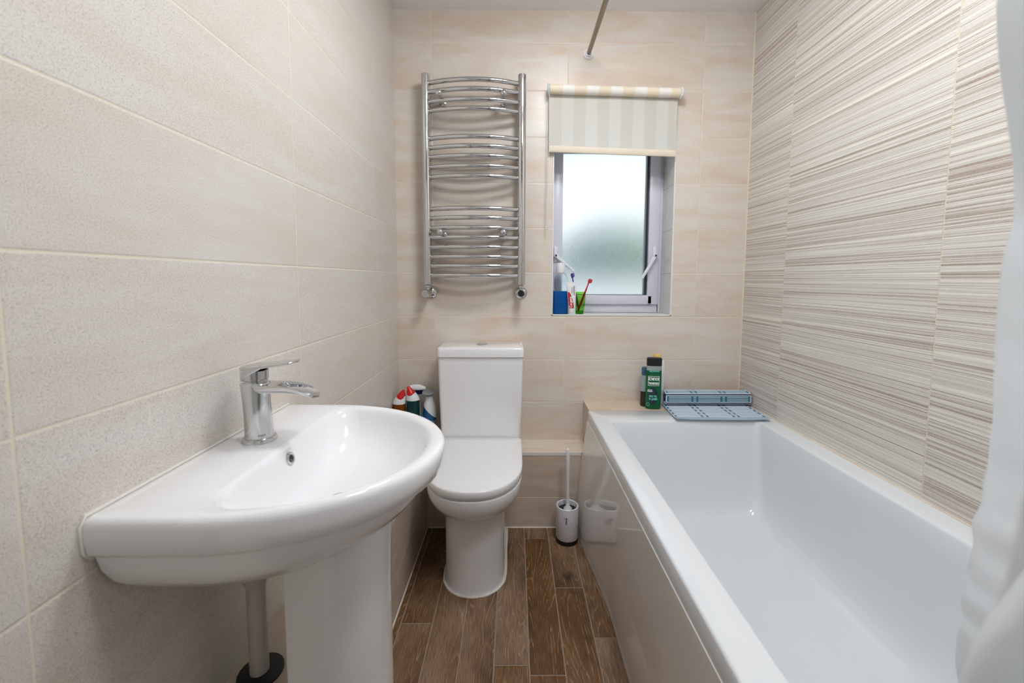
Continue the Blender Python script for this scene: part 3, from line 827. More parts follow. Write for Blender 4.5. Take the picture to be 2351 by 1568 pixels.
# ------------------------------------------------------------------ towel radiator
rad = empty('towel_radiator', (0.36, -0.07, 1.07)); tag(rad, 'curved chrome ladder towel radiator on the back wall beside the window', 'towel radiator')
def upright(x0, x1):
    n = 14; cx_ = (x0 + x1) / 2; hw_ = (x1 - x0) / 2; prof = []
    for i in range(n + 1):
        a = PI * i / n; prof.append((cx_ - hw_ * math.cos(a), -0.062 - 0.020 * math.sin(a) ** 0.8))
    prof += [(cx_ + hw_, -0.048), (cx_ + hw_ - 0.003, -0.045), (cx_ - hw_ + 0.003, -0.045), (cx_ - hw_, -0.048)]
    rg = []
    for z, g_ in ((1.071, 0.85), (1.073, 1.0), (1.966, 1.0), (1.969, 0.85)):
        rg.append([(cx_ + (x - cx_) * g_, -0.062 + (y + 0.062) * g_, z) for x, y in prof])
    loft('upright', rg, 'chrome', rad, angle=30)
upright(0.1345, 0.170); upright(0.5475, 0.5835)
for z in (1.932, 1.894, 1.853, 1.815, 1.700, 1.661, 1.621, 1.579, 1.537, 1.401, 1.361, 1.319, 1.278, 1.236, 1.194, 1.154, 1.113):
    pts = []
    for i in range(25):
        s = -1 + 2 * i / 24
        pts.append((0.359 + 0.198 * s, -0.060 - 0.043 * (1 - s * s) , z))
    tube('bar', pts, 0.0098, 'chrome', rad, 20)
    if z == 1.932: pass
for x in (0.1522, 0.5655):
    lathe('air_plug', (x, -0.062, 1.968), (0, 0, 1), [(0.006, 0), (0.006, 0.006), (0.004, 0.007)], 'chrome', rad, 14)
for x, z in ((0.216, 1.874), (0.488, 1.874), (0.216, 1.298), (0.488, 1.298)):
    b = lathe('wall_bracket', (x, 0.0, z), (0, -1, 0), [(0.014, 0), (0.014, 0.004), (0.0075, 0.007), (0.0075, 0.098), (0.012, 0.100)], 'chrome', rad, 24)
    bm = bmesh.new(); bmesh.ops.create_uvsphere(bm, u_segments=24, v_segments=14, radius=0.0145)
    for v in bm.verts: v.co = Vector((v.co.x, v.co.y * 0.8, v.co.z)) + Vector((x, -0.110, z))
    obj('bracket_knob', bm, 'chrome', b, 60)
# valves
def valve(x, head_dir, right):
    v = lathe('valve', (x, -0.062, 1.071), (0, 0, -1), [(0.0095, 0), (0.0115, 0.002), (0.0115, 0.012), (0.0085, 0.014), (0.0085, 0.024), (0.0125, 0.026), (0.0125, 0.046), (0.0, 0.048)], 'chrome', rad, 24)
    tube('tail_pipe', [(x, -0.062, 1.035), (x, -0.004, 1.035)], 0.0085, 'chrome', v, 18)
    lathe('rosette', (x, 0.0, 1.035), (0, -1, 0), [(0.030, 0), (0.029, 0.003), (0.020, 0.010), (0.011, 0.013), (0.009, 0.013)], 'chrome', v, 30)
    if right:
        lathe('valve_head', (x, -0.062, 1.035), (0, -1, 0), [(0.0150, 0.0), (0.0165, 0.004), (0.0165, 0.030), (0.0145, 0.033), (0.0145, 0.030)], 'chrome', v, 30)
        lathe('valve_cap', (x, -0.092, 1.035), (0, -1, 0), [(0.0142, 0.0), (0.0142, 0.0035), (0.0, 0.004)], 'black', v, 28)
    else:
        a = Vector(head_dir).normalized()
        lathe('valve_head', Vector((x, -0.062, 1.035)), a, [(0.012, 0.0), (0.0175, 0.004), (0.0175, 0.034), (0.0155, 0.037), (0.0, 0.0375)], 'chrome', v, 30)
valve(0.1522, (-0.20, -1, -0.06), False); valve(0.5655, None, True)

# ------------------------------------------------------------------ roller blind
bl = empty('roller_blind', (0.965, -0.03, 1.94)); tag(bl, 'cream striped roller blind half lowered over the window', 'blind')
def stripes(name, trans):
    g = NG(name)
    x, y, z = g.coord()
    f = g.math('FRACT', g.math('DIVIDE', g.math('SUBTRACT', x, 0.6895), 0.1045))
    s = g.ramp(f, [(0.0, 0.0), (0.49, 0.0), (0.51, 1.0), (0.985, 1.0), (1.0, 0.0)])
    weave = g.noise(g.vec(g.math('MULTIPLY', x, 900.0), y, g.math('MULTIPLY', z, 900.0)), 1.0, 2.0)
    c = g.mixc(s, srgb(232, 228, 216), srgb(239, 237, 230)) if trans else g.mixc(s, srgb(234, 220, 196), srgb(240, 236, 230))
    c = g.mixc(1.0, c, g.ramp(weave, [(0.3, 0.95), (0.7, 1.0)]), 'MULTIPLY')
    b = g.bsdf(c, 0.7)
    if trans:
        tr = g.n('ShaderNodeBsdfTranslucent'); g.put(tr.inputs[0], g.mixc(s, srgb(214, 220, 222), srgb(226, 230, 230)))
        mx = g.n('ShaderNodeMixShader'); mx.inputs[0].default_value = 0.30
        g.t.links.new(b.outputs[0], mx.inputs[1]); g.t.links.new(tr.outputs[0], mx.inputs[2]); g.t.links.new(mx.outputs[0], g.out.inputs[0])
    return g.m
M['blindf'] = stripes('striped_blind_fabric', True); M['blindr'] = stripes('striped_blind_roll_fabric', False)
RZ0, RZ1 = 1.921, 1.909      # the roll sags slightly to the right
lathe('roll', (0.686, -0.040, RZ0), (0.566, 0, RZ1 - RZ0), [(0.0, 0), (0.0195, 0.0), (0.0195, 0.566), (0, 0.566)], 'blindr', bl, 36)
vs, fs = [], []
for i in range(41):
    s = i / 40; x = 0.686 + (1.252 - 0.686) * s + 0.0
    zt = RZ0 + (RZ1 - RZ0) * s - 0.002; zb = 1.661 - 0.017 * s
    for j in range(13):
        t_ = j / 12; vs.append((x + (1 - s) * 0.0 - 0.004 * t_ * s, -0.0225 - 0.0015 * math.sin(PI * t_) + 0.001 * math.sin(s * 9), zt + (zb - zt) * t_))
for i in range(40):
    for j in range(12): a = i * 13 + j; fs.append((a, a + 1, a + 14, a + 13))
fab = pyobj('blind_fabric', vs, fs, 'blindf', bl)
vs, fs = [], []
for i in range(41):
    s = i / 40; x = 0.687 + (1.247 - 0.687) * s; z = 1.661 - 0.017 * s
    for y_, z_ in ((-0.0270, 0.026), (-0.0285, 0.020), (-0.0285, 0.002), (-0.0265, -0.001), (-0.019, -0.001), (-0.0175, 0.002), (-0.0175, 0.020), (-0.019, 0.026)): vs.append((x, y_, z + z_))
for i in range(40):
    for j in range(8): fs.append((i * 8 + j, i * 8 + (j + 1) % 8, i * 8 + 8 + (j + 1) % 8, i * 8 + 8 + j))
fs += [tuple(range(7, -1, -1)), tuple(40 * 8 + k for k in range(8))]
M['hem'] = plain('cream_blind_hem', srgb(232, 220, 200), 0.7, var=0.05, vs=14)
pyobj('bottom_bar', vs, fs, 'hem', bl, 40)
for x0, dx_, z_ in ((0.6775, 0.006, RZ0), (1.253, 0.010, RZ1)):
    bm = bmesh.new(); add_lathe(bm, (x0, -0.040, z_), (1, 0, 0), [(0.0, 0), (0.021, 0.0), (0.0235, 0.002), (0.0235, dx_ - 0.002), (0.021, dx_), (0, dx_)], 32)
    add_box(bm, (x0 + 0.001, -0.040, z_ - 0.014), (x0 + 0.004, 0.0, z_ + 0.014), 0.001, 1)
    obj('end_bracket', bm, 'plastic', bl)
# bead chain: cord with beads
bm = bmesh.new()
pts = []
for i in range(41):
    t_ = i / 40
    pts.append((0.6825 + 0.002 * math.sin(t_ * 5), -0.058 + 0.01 * t_, 1.925 - 0.598 * t_))
pts2 = [(0.6770 + 0.004 * math.sin(t_ * 3), -0.022 - 0.004 * t_, 1.925 - 0.598 * t_) for t_ in [i / 40 for i in range(41)]]
loop = pts + [(0.684, -0.044, 1.322), (0.681, -0.036, 1.319), (0.678, -0.030, 1.322)] + pts2[::-1]
add_tube(bm, loop, 0.0006, 5)
tot = 0.0; last = Vector(loop[0])
for p, q in zip(loop[:-1], loop[1:]):
    p, q = Vector(p), Vector(q); L = (q - p).length; k = max(1, round(L / 0.006))
    for i in range(k):
        c = p.lerp(q, i / k); r = bmesh.ops.create_icosphere(bm, subdivisions=1, radius=0.0021)
        for v in r['verts']: v.co += c
obj('bead_chain', bm, 'plastic', bl, 60)

# ------------------------------------------------------------------ toilet brush and holder
HX, HY = 0.7615, -0.238
hold = empty('brush_holder', (HX, HY, 0)); tag(hold, 'white marbled round toilet brush holder with black base on the floor', 'toilet brush holder')
g = NG('white_marbled_plastic')
x, y, z = g.coord(); n = g.noise(g.vec(x, y, z), 26.0, 4.0, 0.6, 1.6)
c = g.mixc(g.ramp(n, [(0.478, 0.0), (0.497, 0.5), (0.513, 0.0)]), srgb(228, 226, 232), srgb(150, 140, 146))
g.bsdf(c, 0.28); M['marble'] = g.m
lathe('cup', (HX, HY, 0.018), (0, 0, 1), [(0.0, 0), (0.0455, 0.0), (0.0470, 0.003), (0.0470, 0.132), (0.0465, 0.136), (0.044, 0.138), (0.0405, 0.136), (0.040, 0.132), (0.0395, 0.116), (0.0, 0.115)], 'marble', hold, 48)
lathe('base', (HX, HY, 0.0), (0, 0, 1), [(0.044, 0), (0.0465, 0.003), (0.0472, 0.016), (0.0468, 0.0185)], 'black', hold, 48)
lathe('inner_rim', (HX, HY, 0.1335), (0, 0, 1), [(0.0, 0), (0.038, 0.0), (0.0395, 0.002), (0.034, 0.0025), (0.0, 0.0015)], 'black', hold, 32)
def on_cup(x, y, z):      # text runs downward round the cup
    a = math.radians(-100) + (y) / 0.0472
    return Vector((HX + (0.0472 + z) * math.cos(a), HY + (0.0472 + z) * math.sin(a), 0.108 - x))
lettering('ecoco', 0.0125, on_cup, 'black', hold, bold=0.0003)
br_ = empty('toilet_brush', (HX + 0.002, HY, 0.134)); tag(br_, 'white toilet brush handle standing upright in its round holder', 'toilet brush')
lathe('handle', (HX + 0.002, HY, 0.136), (-0.012, 0.0, 1), [(0.018, 0.0), (0.017, 0.005), (0.009, 0.014), (0.0062, 0.028), (0.0058, 0.06), (0.0062, 0.12), (0.0078, 0.165), (0.0088, 0.19), (0.0088, 0.245), (0.0072, 0.257), (0.004, 0.262), (0.0, 0.263)], 'plastic', br_, 24, angle=60)

# ------------------------------------------------------------------ things on the window sill
SZ = WZ0
def clear(name, col, rough=0.05, ior=1.2, mixt=0.55):
    g = NG(name); x, y, z = g.coord(); n = g.noise(g.vec(x, y, z), 20.0, 2.0)
    gl = g.n('ShaderNodeBsdfGlass'); gl.inputs['Color'].default_value = col; gl.inputs['Roughness'].default_value = rough; gl.inputs['IOR'].default_value = ior
    tp = g.n('ShaderNodeBsdfTransparent'); g.put(tp.inputs[0], g.mixc(n, col, tuple(c * 0.93 for c in col[:3]) + (1,)))
    mx = g.n('ShaderNodeMixShader'); mx.inputs[0].default_value = mixt
    g.t.links.new(gl.outputs[0], mx.inputs[1]); g.t.links.new(tp.outputs[0], mx.inputs[2]); g.t.links.new(mx.outputs[0], g.out.inputs[0])
    return g.m
M['clear'] = clear('clear_bottle_plastic', (0.90, 0.93, 0.96, 1))
def liquid(name, col, tr=0.5, rough=0.06, ior=1.33):
    g = NG(name); x, y, z = g.coord(); n = g.noise(g.vec(x, y, z), 15.0, 2.0)
    c = g.mixc(n, col, tuple(q * 0.9 for q in col[:3]) + (1,))
    g.bsdf(c, rough, trans=tr, ior=ior); return g.m
M['blueliq'] = liquid('blue_mouthwash_liquid', srgb(26, 122, 214), 0.45)
mw = empty('mouthwash_bottle', (0.754, 0.045, SZ)); tag(mw, 'clear bottle half full of blue mouthwash with white cap at left end of window sill', 'bottle')
def rr_loft(name, cx_, cy_, secs, mat, parent, seg=5, angle=40):
    rg = [[(x, y, z) for x, y in rrect(cx_, cy_, hx, hy, r, seg)] for z, hx, hy, r in secs]
    return loft(name, rg, mat, parent, angle=angle)
mx_, my_ = 0.7530, 0.045
rr_loft('bottle_body', mx_, my_, [(SZ + 0.0005, 0.031, 0.019, 0.008), (SZ + 0.003, 0.0335, 0.0215, 0.008), (SZ + 0.16, 0.0335, 0.0215, 0.008), (SZ + 0.172, 0.031, 0.020, 0.009), (SZ + 0.186, 0.023, 0.017, 0.012), (SZ + 0.190, 0.018, 0.0165, 0.012), (SZ + 0.197, 0.0165, 0.0165, 0.012)], 'clear', mw)
rr_loft('mouthwash', mx_, my_, [(SZ + 0.002, 0.0325, 0.0205, 0.007), (SZ + 0.004, 0.0328, 0.0208, 0.007), (SZ + 0.108, 0.0328, 0.0208, 0.007)], 'blueliq', mw)
lathe('cap', (mx_ - 0.002, my_, SZ + 0.193), (0, 0, 1), [(0.0205, 0), (0.0210, 0.002), (0.0195, 0.044), (0.0185, 0.046), (0.0, 0.046)], 'plastic', mw, 32)
# toothpaste tube standing on its cap
tp_ = empty('toothpaste_tube', (0.8045, 0.012, SZ)); tag(tp_, 'white and red toothpaste tube standing on its cap between blue bottle and green cup', 'toothpaste')
TXc, TYc = 0.8035, 0.012
secs = []
def tube_sec(s):      # s 0..1 up the tube
    hx = 0.0165 + 0.0065 * s; hy = 0.0150 * (1 - s) ** 0.75 + 0.0014; return hx, hy
for i in range(15):
    s = i / 14; hx, hy = tube_sec(s); z = SZ + 0.028 + 0.117 * s
    secs.append([(TXc - 0.004 * s + hx * math.cos(a), TYc + hy * math.sin(a), z) for a in [2 * PI * k / 32 for k in range(32)]])
loft('tube_body', secs, 'plastic', tp_, angle=50)
box('crimp', (TXc - 0.0275, TYc - 0.0012, SZ + 0.1445), (TXc + 0.0195, TYc + 0.0012, SZ + 0.151), 'plastic', tp_)
lathe('cap', (TXc, TYc, SZ + 0.0003), (0, 0, 1), [(0.0, 0), (0.0155, 0.0), (0.0165, 0.002), (0.0165, 0.0275), (0.015, 0.029)], 'plastic', tp_, 28)
M['red'] = plain('red_print', srgb(190, 18, 38), 0.3, var=0.02)
M['inkgrey'] = plain('grey_print', srgb(92, 92, 110), 0.4, var=0.02)
M['white'] = plain('white_print', srgb(240, 240, 240), 0.4, var=0.01)
def tube_face(x, z, lift):
    s = max(0, min(1, (z - 0.028) / 0.117)); hx, hy = tube_sec(s); c = TXc - 0.004 * s
    u = max(-0.98, min(0.98, x / hx)); return Vector((c + u * hx, TYc - hy * math.sqrt(1 - u * u) - lift, SZ + z))
vs, fs = [], []
NZ, NX = 16, 6
for i in range(NZ + 1):
    z = 0.030 + (0.106 - 0.030) * i / NZ; t_ = i / NZ
    xl = -0.0148 - 0.0035 * t_; xr = xl + 0.0215 * math.sqrt(max(0, 1 - (max(0, t_ - 0.12) / 0.88) ** 1.7)) + 0.0006
    for j in range(NX + 1): vs.append(tube_face(xl + (xr - xl) * j / NX, z, 0.0003))
for i in range(NZ):
    for j in range(NX): a = i * (NX + 1) + j; fs.append((a, a + 1, a + NX + 2, a + NX + 1))
pyobj('red_panel', vs, fs, 'red', tp_)
lettering('Colgate', 0.0165, lambda x, y, z: tube_face(-0.0065 - y, 0.058 + x, 0.0007 + z), 'white', tp_, bold=0.0004)
lettering('SENSITIVE', 0.0062, lambda x, y, z: tube_face(0.0015 - y, 0.112 + x, 0.0005 + z), 'inkgrey', tp_)
lettering('WHITENING', 0.0078, lambda x, y, z: tube_face(0.0110 - y, 0.112 + x, 0.0005 + z), 'inkgrey', tp_, bold=0.0002)
# green cup
M['greencup'] = clear('green_translucent_plastic', srgb(222, 248, 196), 0.06, 1.1, 0.8)
M['greenbase'] = liquid('green_thick_plastic', srgb(84, 190, 48), 0.6)
cup = empty('tumbler', (0.846, 0.040, SZ)); tag(cup, 'green translucent plastic tumbler on the window sill holding toothbrushes', 'cup')
ux, uy = 0.8440, 0.042
lathe('tumbler_wall', (ux, uy, SZ + 0.0004), (0, 0, 1), [(0.0, 0.0), (0.016, 0.0), (0.0175, 0.003), (0.0205, 0.02), (0.0245, 0.05), (0.0265, 0.075), (0.0268, 0.104), (0.0256, 0.104), (0.0253, 0.075), (0.0233, 0.05), (0.0195, 0.022), (0.0165, 0.012), (0.0, 0.011)], 'greencup', cup, 36, angle=50)
lathe('tumbler_base', (ux, uy, SZ + 0.0008), (0, 0, 1), [(0.0, 0.0), (0.0155, 0.0003), (0.017, 0.003), (0.0188, 0.0155), (0.0, 0.015)], 'greenbase', cup, 32)
def toothbrush(base, head, mat, label, hcol):
    e2 = empty('toothbrush', base); tag(e2, label, 'toothbrush', 'toothbrushes in the green tumbler')
    a = Vector(base); b = Vector(head); dirn = (b - a).normalized()
    L = (b - a).length
    pts = [a + dirn * (L * t_) for t_ in (0, 0.1, 0.3, 0.5, 0.7, 0.8, 0.87, 0.90, 0.95, 1.0)]
    bm = bmesh.new(); add_tube(bm, pts, [0.003, 0.0045, 0.0052, 0.005, 0.0036, 0.003, 0.0032, 0.0056, 0.0062, 0.0042], 12)
    h = obj('handle', bm, mat, e2, 60)
    side = Vector((0.5, -0.8, -0.3)); side = (side - dirn * side.dot(dirn)).normalized()
    bm = bmesh.new(); c = a + dirn * (L * 0.945)
    _, u, v = frame_of(dirn)
    u = side; v = dirn.cross(u)
    add_loft(bm, [[c + u * hh + dirn * p + v * q for p, q in rrect(0, 0, 0.0105 - hh * 0.1, 0.0048, 0.0035, 4)] for hh in (0.002, 0.013)])
    obj('bristles', bm, hcol, e2)
M['redp'] = plain('red_brush_plastic', srgb(196, 12, 60), 0.25, var=0.02); M['purple'] = plain('purple_brush_plastic', srgb(84, 62, 150), 0.25, var=0.02)
M['orange'] = plain('orange_red_bristles', srgb(222, 66, 60), 0.6, var=0.2, vs=600); M['violet'] = plain('violet_bristles', srgb(104, 84, 168), 0.6, var=0.2, vs=600)
toothbrush((0.836, 0.040, SZ + 0.014), (0.889, 0.030, 1.100), 'redp', 'red toothbrush leaning right in the green tumbler', 'orange')
toothbrush((0.842, 0.048, SZ + 0.014), (0.806, 0.058, 1.126), 'purple', 'purple toothbrush leaning left behind the toothpaste tube', 'violet')

# ------------------------------------------------------------------ bottles behind the bath
LZ = 0.531
M['bodygreen'] = liquid('green_shower_gel', srgb(12, 98, 60), 0.10, 0.16)
M['clearneck'] = liquid('clear_green_tinted_plastic', srgb(176, 190, 186), 0.3, 0.1)
M['darkblue'] = plain('navy_print', srgb(8, 30, 40), 0.35, var=0.03); M['teal'] = plain('pale_teal_print', srgb(120, 206, 196), 0.4, var=0.02)
gel = empty('shower_gel_bottle', (1.148, -0.118, LZ)); tag(gel, 'dark green shower gel bottle with black cap and upside-down lettering on the bath ledge', 'bottle')
gx, gy = 1.1500, -0.118
ca, sa = math.cos(-0.10), math.sin(-0.10)
def gelp(x, y, z): return Vector((gx + x * ca - y * sa - 0.018 * 0 + 0.010 * (z - 0.1) * 1.0 * 0.6 , gy + x * sa + y * ca, LZ + z))
def gel_loft(name, secs, mat):
    rg = []
    for z, hx, hy in secs:
        rg.append([gelp(hx * (abs(math.cos(a)) ** 0.75) * (1 if math.cos(a) >= 0 else -1), hy * (abs(math.sin(a)) ** 0.85) * (1 if math.sin(a) >= 0 else -1), z) for a in [2 * PI * k / 40 for k in range(40)]])
    return loft(name, rg, mat, gel, angle=45)
gel_loft('bottle_body', [(0.0005, 0.029, 0.014), (0.004, 0.0325, 0.0165), (0.02, 0.0335, 0.0175), (0.10, 0.0335, 0.0175), (0.172, 0.0325, 0.0168)], 'bodygreen')
gel_loft('bottle_top', [(0.1721, 0.0325, 0.0168), (0.185, 0.0318, 0.0165), (0.192, 0.0315, 0.0163)], 'clearneck')
gel_loft('cap', [(0.1925, 0.0322, 0.0168), (0.196, 0.0328, 0.0172), (0.222, 0.0325, 0.0170), (0.226, 0.031, 0.0158), (0.2275, 0.027, 0.013)], 'black')
def gel_face(x, z, lift):
    u = max(-0.97, min(0.97, x / 0.0335)); yy = -0.0175 * (1 - abs(u) ** (2 / 0.75)) ** (0.85 / 2)
    return gelp(x, yy - lift, z)
def gel_patch(name, outline, mat, lift):
    """outline: function t->(x left, x right) between z0 and z1"""
    f, z0, z1 = outline; vs, fs = [], []
    for i in range(17):
        z = z0 + (z1 - z0) * i / 16; a, b = f(i / 16)
        for j in range(9): vs.append(gel_face(a + (b - a) * j / 8, z, lift))
    for i in range(16):
        for j in range(8): a = i * 9 + j; fs.append((a, a + 1, a + 10, a + 9))
    return pyobj(name, vs, fs, mat, gel)
gel_patch('label_box', (lambda t_: (-0.0268, 0.0205), 0.105, 0.148), 'white', 0.0006)
gel_patch('label_box', (lambda t_: (-0.0253, 0.0190), 0.1067, 0.1463), 'bodygreen', 0.0009)
gel_patch('label_blob', (lambda t_: (-0.004 - 0.020 * math.sin(PI * min(1, t_ * 0.9 + 0.06)) ** 0.6, -0.004 + 0.020 * math.sin(PI * min(1, t_ * 0.9 + 0.06)) ** 0.6), 0.020, 0.100), 'darkblue', 0.0006)
def flip(cx_, cz_, lift): return lambda x, y, z: gel_face(cx_ - x, cz_ - y, lift + z)
lettering('SOURCE', 0.0172, flip(-0.0032, 0.1365, 0.0011), 'white', gel, bold=0.0007, sx=0.70)
lettering('ORIGINAL', 0.0130, flip(-0.0032, 0.1165, 0.0011), 'white', gel, bold=0.0006, sx=0.72)
lettering('TEA TREE', 0.0110, flip(-0.0040, 0.0600, 0.0010), 'teal', gel, bold=0.0004, sx=0.72)
lettering('MINT &', 0.0130, flip(-0.0040, 0.0475, 0.0010), 'teal', gel, bold=0.0005, sx=0.8)
lettering('natural', 0.0065, flip(-0.0180, 0.0860, 0.0010), 'white', gel, bold=0.0003)
lettering('washing', 0.0065, flip(-0.0180, 0.0800, 0.0010), 'white', gel, bold=0.0003)
lettering('shower gel 250ml', 0.0070, flip(-0.0025, 0.1690, 0.0010), 'teal', gel, bold=0.0003, sx=0.85)
bm = bmesh.new(); vs = []; fs = []
for k in range(25):
    a = 2 * PI * k / 24
    for r in (0.0058, 0.0075): vs.append(gel_face(-0.0245 + r * math.cos(a) * 0.8, 0.022 + r * math.sin(a), 0.0009))
for k in range(24): a = k * 2; fs.append((a, a + 1, a + 3, a + 2))
bm.free(); pyobj('round_mark', vs, fs, 'teal', gel)
# white bottle with a yellow cap behind it
M['yellow'] = plain('pale_yellow_plastic', srgb(226, 192, 112), 0.4, var=0.02)
wb = empty('white_bottle', (1.185, -0.060, LZ)); tag(wb, 'white bottle with pale yellow cap standing behind the green shower gel', 'bottle')
rr_loft('bottle_body', 1.186, -0.060, [(LZ + 0.0005, 0.027, 0.014, 0.01), (LZ + 0.004, 0.0295, 0.0165, 0.012), (LZ + 0.19, 0.0295, 0.0165, 0.012), (LZ + 0.203, 0.024, 0.0145, 0.012), (LZ + 0.206, 0.017, 0.012, 0.010)], 'plastic', wb, angle=45)
rr_loft('cap', 1.182, -0.060, [(LZ + 0.2062, 0.0185, 0.0125, 0.011), (LZ + 0.231, 0.0180, 0.0122, 0.011), (LZ + 0.2325, 0.0165, 0.011, 0.010)], 'yellow', wb)
# small inverted bottle with a blue cap
M['tealcap'] = plain('slate_blue_plastic', srgb(52, 96, 122), 0.35, var=0.02); M['brownliq'] = plain('dark_brown_liquid', srgb(42, 14, 12), 0.15, var=0.05)
sb = empty('small_bottle', (1.118, -0.080, LZ)); tag(sb, 'slim bottle with slate blue top and dark brown lower part left of the green gel', 'bottle')
lathe('bottle_body', (1.124, -0.078, LZ + 0.0004), (0, 0, 1), [(0.0, 0), (0.017, 0.0), (0.0185, 0.002), (0.0185, 0.068)], 'brownliq', sb, 28)
lathe('bottle_upper', (1.124, -0.078, LZ + 0.0686), (0, 0, 1), [(0.0184, 0), (0.0184, 0.062), (0.015, 0.070), (0.012, 0.073)], 'clearneck', sb, 28)
lathe('cap', (1.124, -0.078, LZ + 0.1420), (0, 0, 1), [(0.0150, 0), (0.0155, 0.003), (0.0150, 0.034), (0.0, 0.036)], 'tealcap', sb, 28)

# ------------------------------------------------------------------ rolled bath mat
M['matblue'] = plain('pale_blue_mat_plastic', srgb(178, 196, 214), 0.35, var=0.04, vs=30)
M['matedge'] = plain('white_mat_ridges', srgb(214, 226, 238), 0.35, var=0.02)
M['matteal'] = plain('teal_mat_inlay', srgb(44, 112, 130), 0.4, var=0.05)
M['matnavy'] = plain('navy_mat_gap', srgb(24, 38, 66), 0.5, var=0.05)
mat_ = empty('bath_mat', (1.38, -0.15, 0.533)); tag(mat_, 'blue and white slatted plastic bath mat half rolled on the bath corner', 'bath mat')
# path of the mat in the (y, z) plane: sheet from the front edge back, then round the roll
def mat_path():
    P = [(-0.297, 0.5445), (-0.284, 0.5415), (-0.27, 0.5390), (-0.24, 0.5375), (-0.20, 0.5372), (-0.15, 0.5372), (-0.10, 0.5372), (-0.070, 0.5372), (-0.058, 0.540)]
    P += [(-0.052, 0.548), (-0.049, 0.560), (-0.051, 0.588), (-0.056, 0.597), (-0.066, 0.601), (-0.096, 0.600), (-0.110, 0.597), (-0.1150, 0.591), (-0.1165, 0.585), (-0.1180, 0.558), (-0.1165, 0.551), (-0.110, 0.5475), (-0.072, 0.5475), (-0.064, 0.552), (-0.062, 0.560), (-0.064, 0.582), (-0.074, 0.589), (-0.094, 0.588), (-0.103, 0.582), (-0.104, 0.564)]
    return P
P = mat_path(); TH = 0.0028
seg = [0.0]
for a, b in zip(P[:-1], P[1:]): seg.append(seg[-1] + math.hypot(b[0] - a[0], b[1] - a[1]))
LT = seg[-1]
def mat_at(s):
    s = max(0, min(LT, s))
    for i in range(len(P) - 1):
        if s <= seg[i + 1] or i == len(P) - 2:
            t_ = (s - seg[i]) / (seg[i + 1] - seg[i]); y = P[i][0] + (P[i + 1][0] - P[i][0]) * t_; z = P[i][1] + (P[i + 1][1] - P[i][1]) * t_
            i0, i1 = max(i - 0, 0), min(i + 1, len(P) - 1)
            dy_, dz_ = P[i1][0] - P[i0][0], P[i1][1] - P[i0][1]; L = math.hypot(dy_, dz_)
            return y, z, -dz_ / L, dy_ / L     # outward normal: up on the sheet
MX0, MX1 = 1.195, 1.573
def mp(u, s, h):
    """u across 0..1, s along the path, h above the sheet"""
    y, z, ny_, nz_ = mat_at(s)
    sk = max(0.0, 1 - s / 0.25)                 # the loose end is turned a little
    x = MX0 + 0.012 * (1 - sk) + (MX1 - MX0) * u + (-0.008 * sk)
    yy = y + ny_ * h + 0.020 * sk * (u - 0.5) * -0.3; zz = z + nz_ * h
    if s < 0.05: zz -= 0.0035 * math.sin(PI * u) * (1 - s / 0.05)
    return (x, yy, zz)
def mat_piece(name, u0, u1, s0, s1, h0, h1, m, parent, nu=12):
    vs, fs = [], []; ns = max(2, int((s1 - s0) / 0.004))
    for h in (h0, h1):
        for i in range(ns + 1):
            for j in range(nu + 1): vs.append(mp(u0 + (u1 - u0) * j / nu, s0 + (s1 - s0) * i / ns, h))
    w_ = nu + 1; o2 = (ns + 1) * w_
    for i in range(ns):
        for j in range(nu): a = i * w_ + j; fs.append((a, a + w_, a + w_ + 1, a + 1)); fs.append((o2 + a, o2 + a + 1, o2 + a + w_ + 1, o2 + a + w_))
    for i in range(ns):
        for j in (0, nu): a = i * w_ + j; fs.append((a, a + w_, o2 + a + w_, o2 + a))
    for j in range(nu):
        for i in (0, ns): a = i * w_ + j; fs.append((a, a + 1, o2 + a + 1, o2 + a))
    return vs, fs
def mat_group(name, pieces, m):
    V, F = [], []
    for u0, u1, s0, s1, h0, h1 in pieces:
        vs, fs = mat_piece(name, u0, u1, s0, s1, h0, h1, m, None, 12 if u1 - u0 > 0.3 else 4); o_ = len(V); V += vs; F += [tuple(q + o_ for q in f) for f in fs]
    return pyobj(name, V, F, m, mat_, 30)
slats, ridges, inl, gaps = [], [], [], []
pitch = 0.0375; k = 0
icorner = min(range(len(P)), key=lambda i: abs(P[i][0] + 0.1150) + abs(P[i][1] - 0.591))
S0 = (seg[icorner] + 0.002) % pitch
if S0 > 0.02: S0 -= 0.02 if False else 0
slats.append((0.0, 1.0, 0.0, max(S0 - 0.0055, 0.004), 0.0, TH))
s = S0
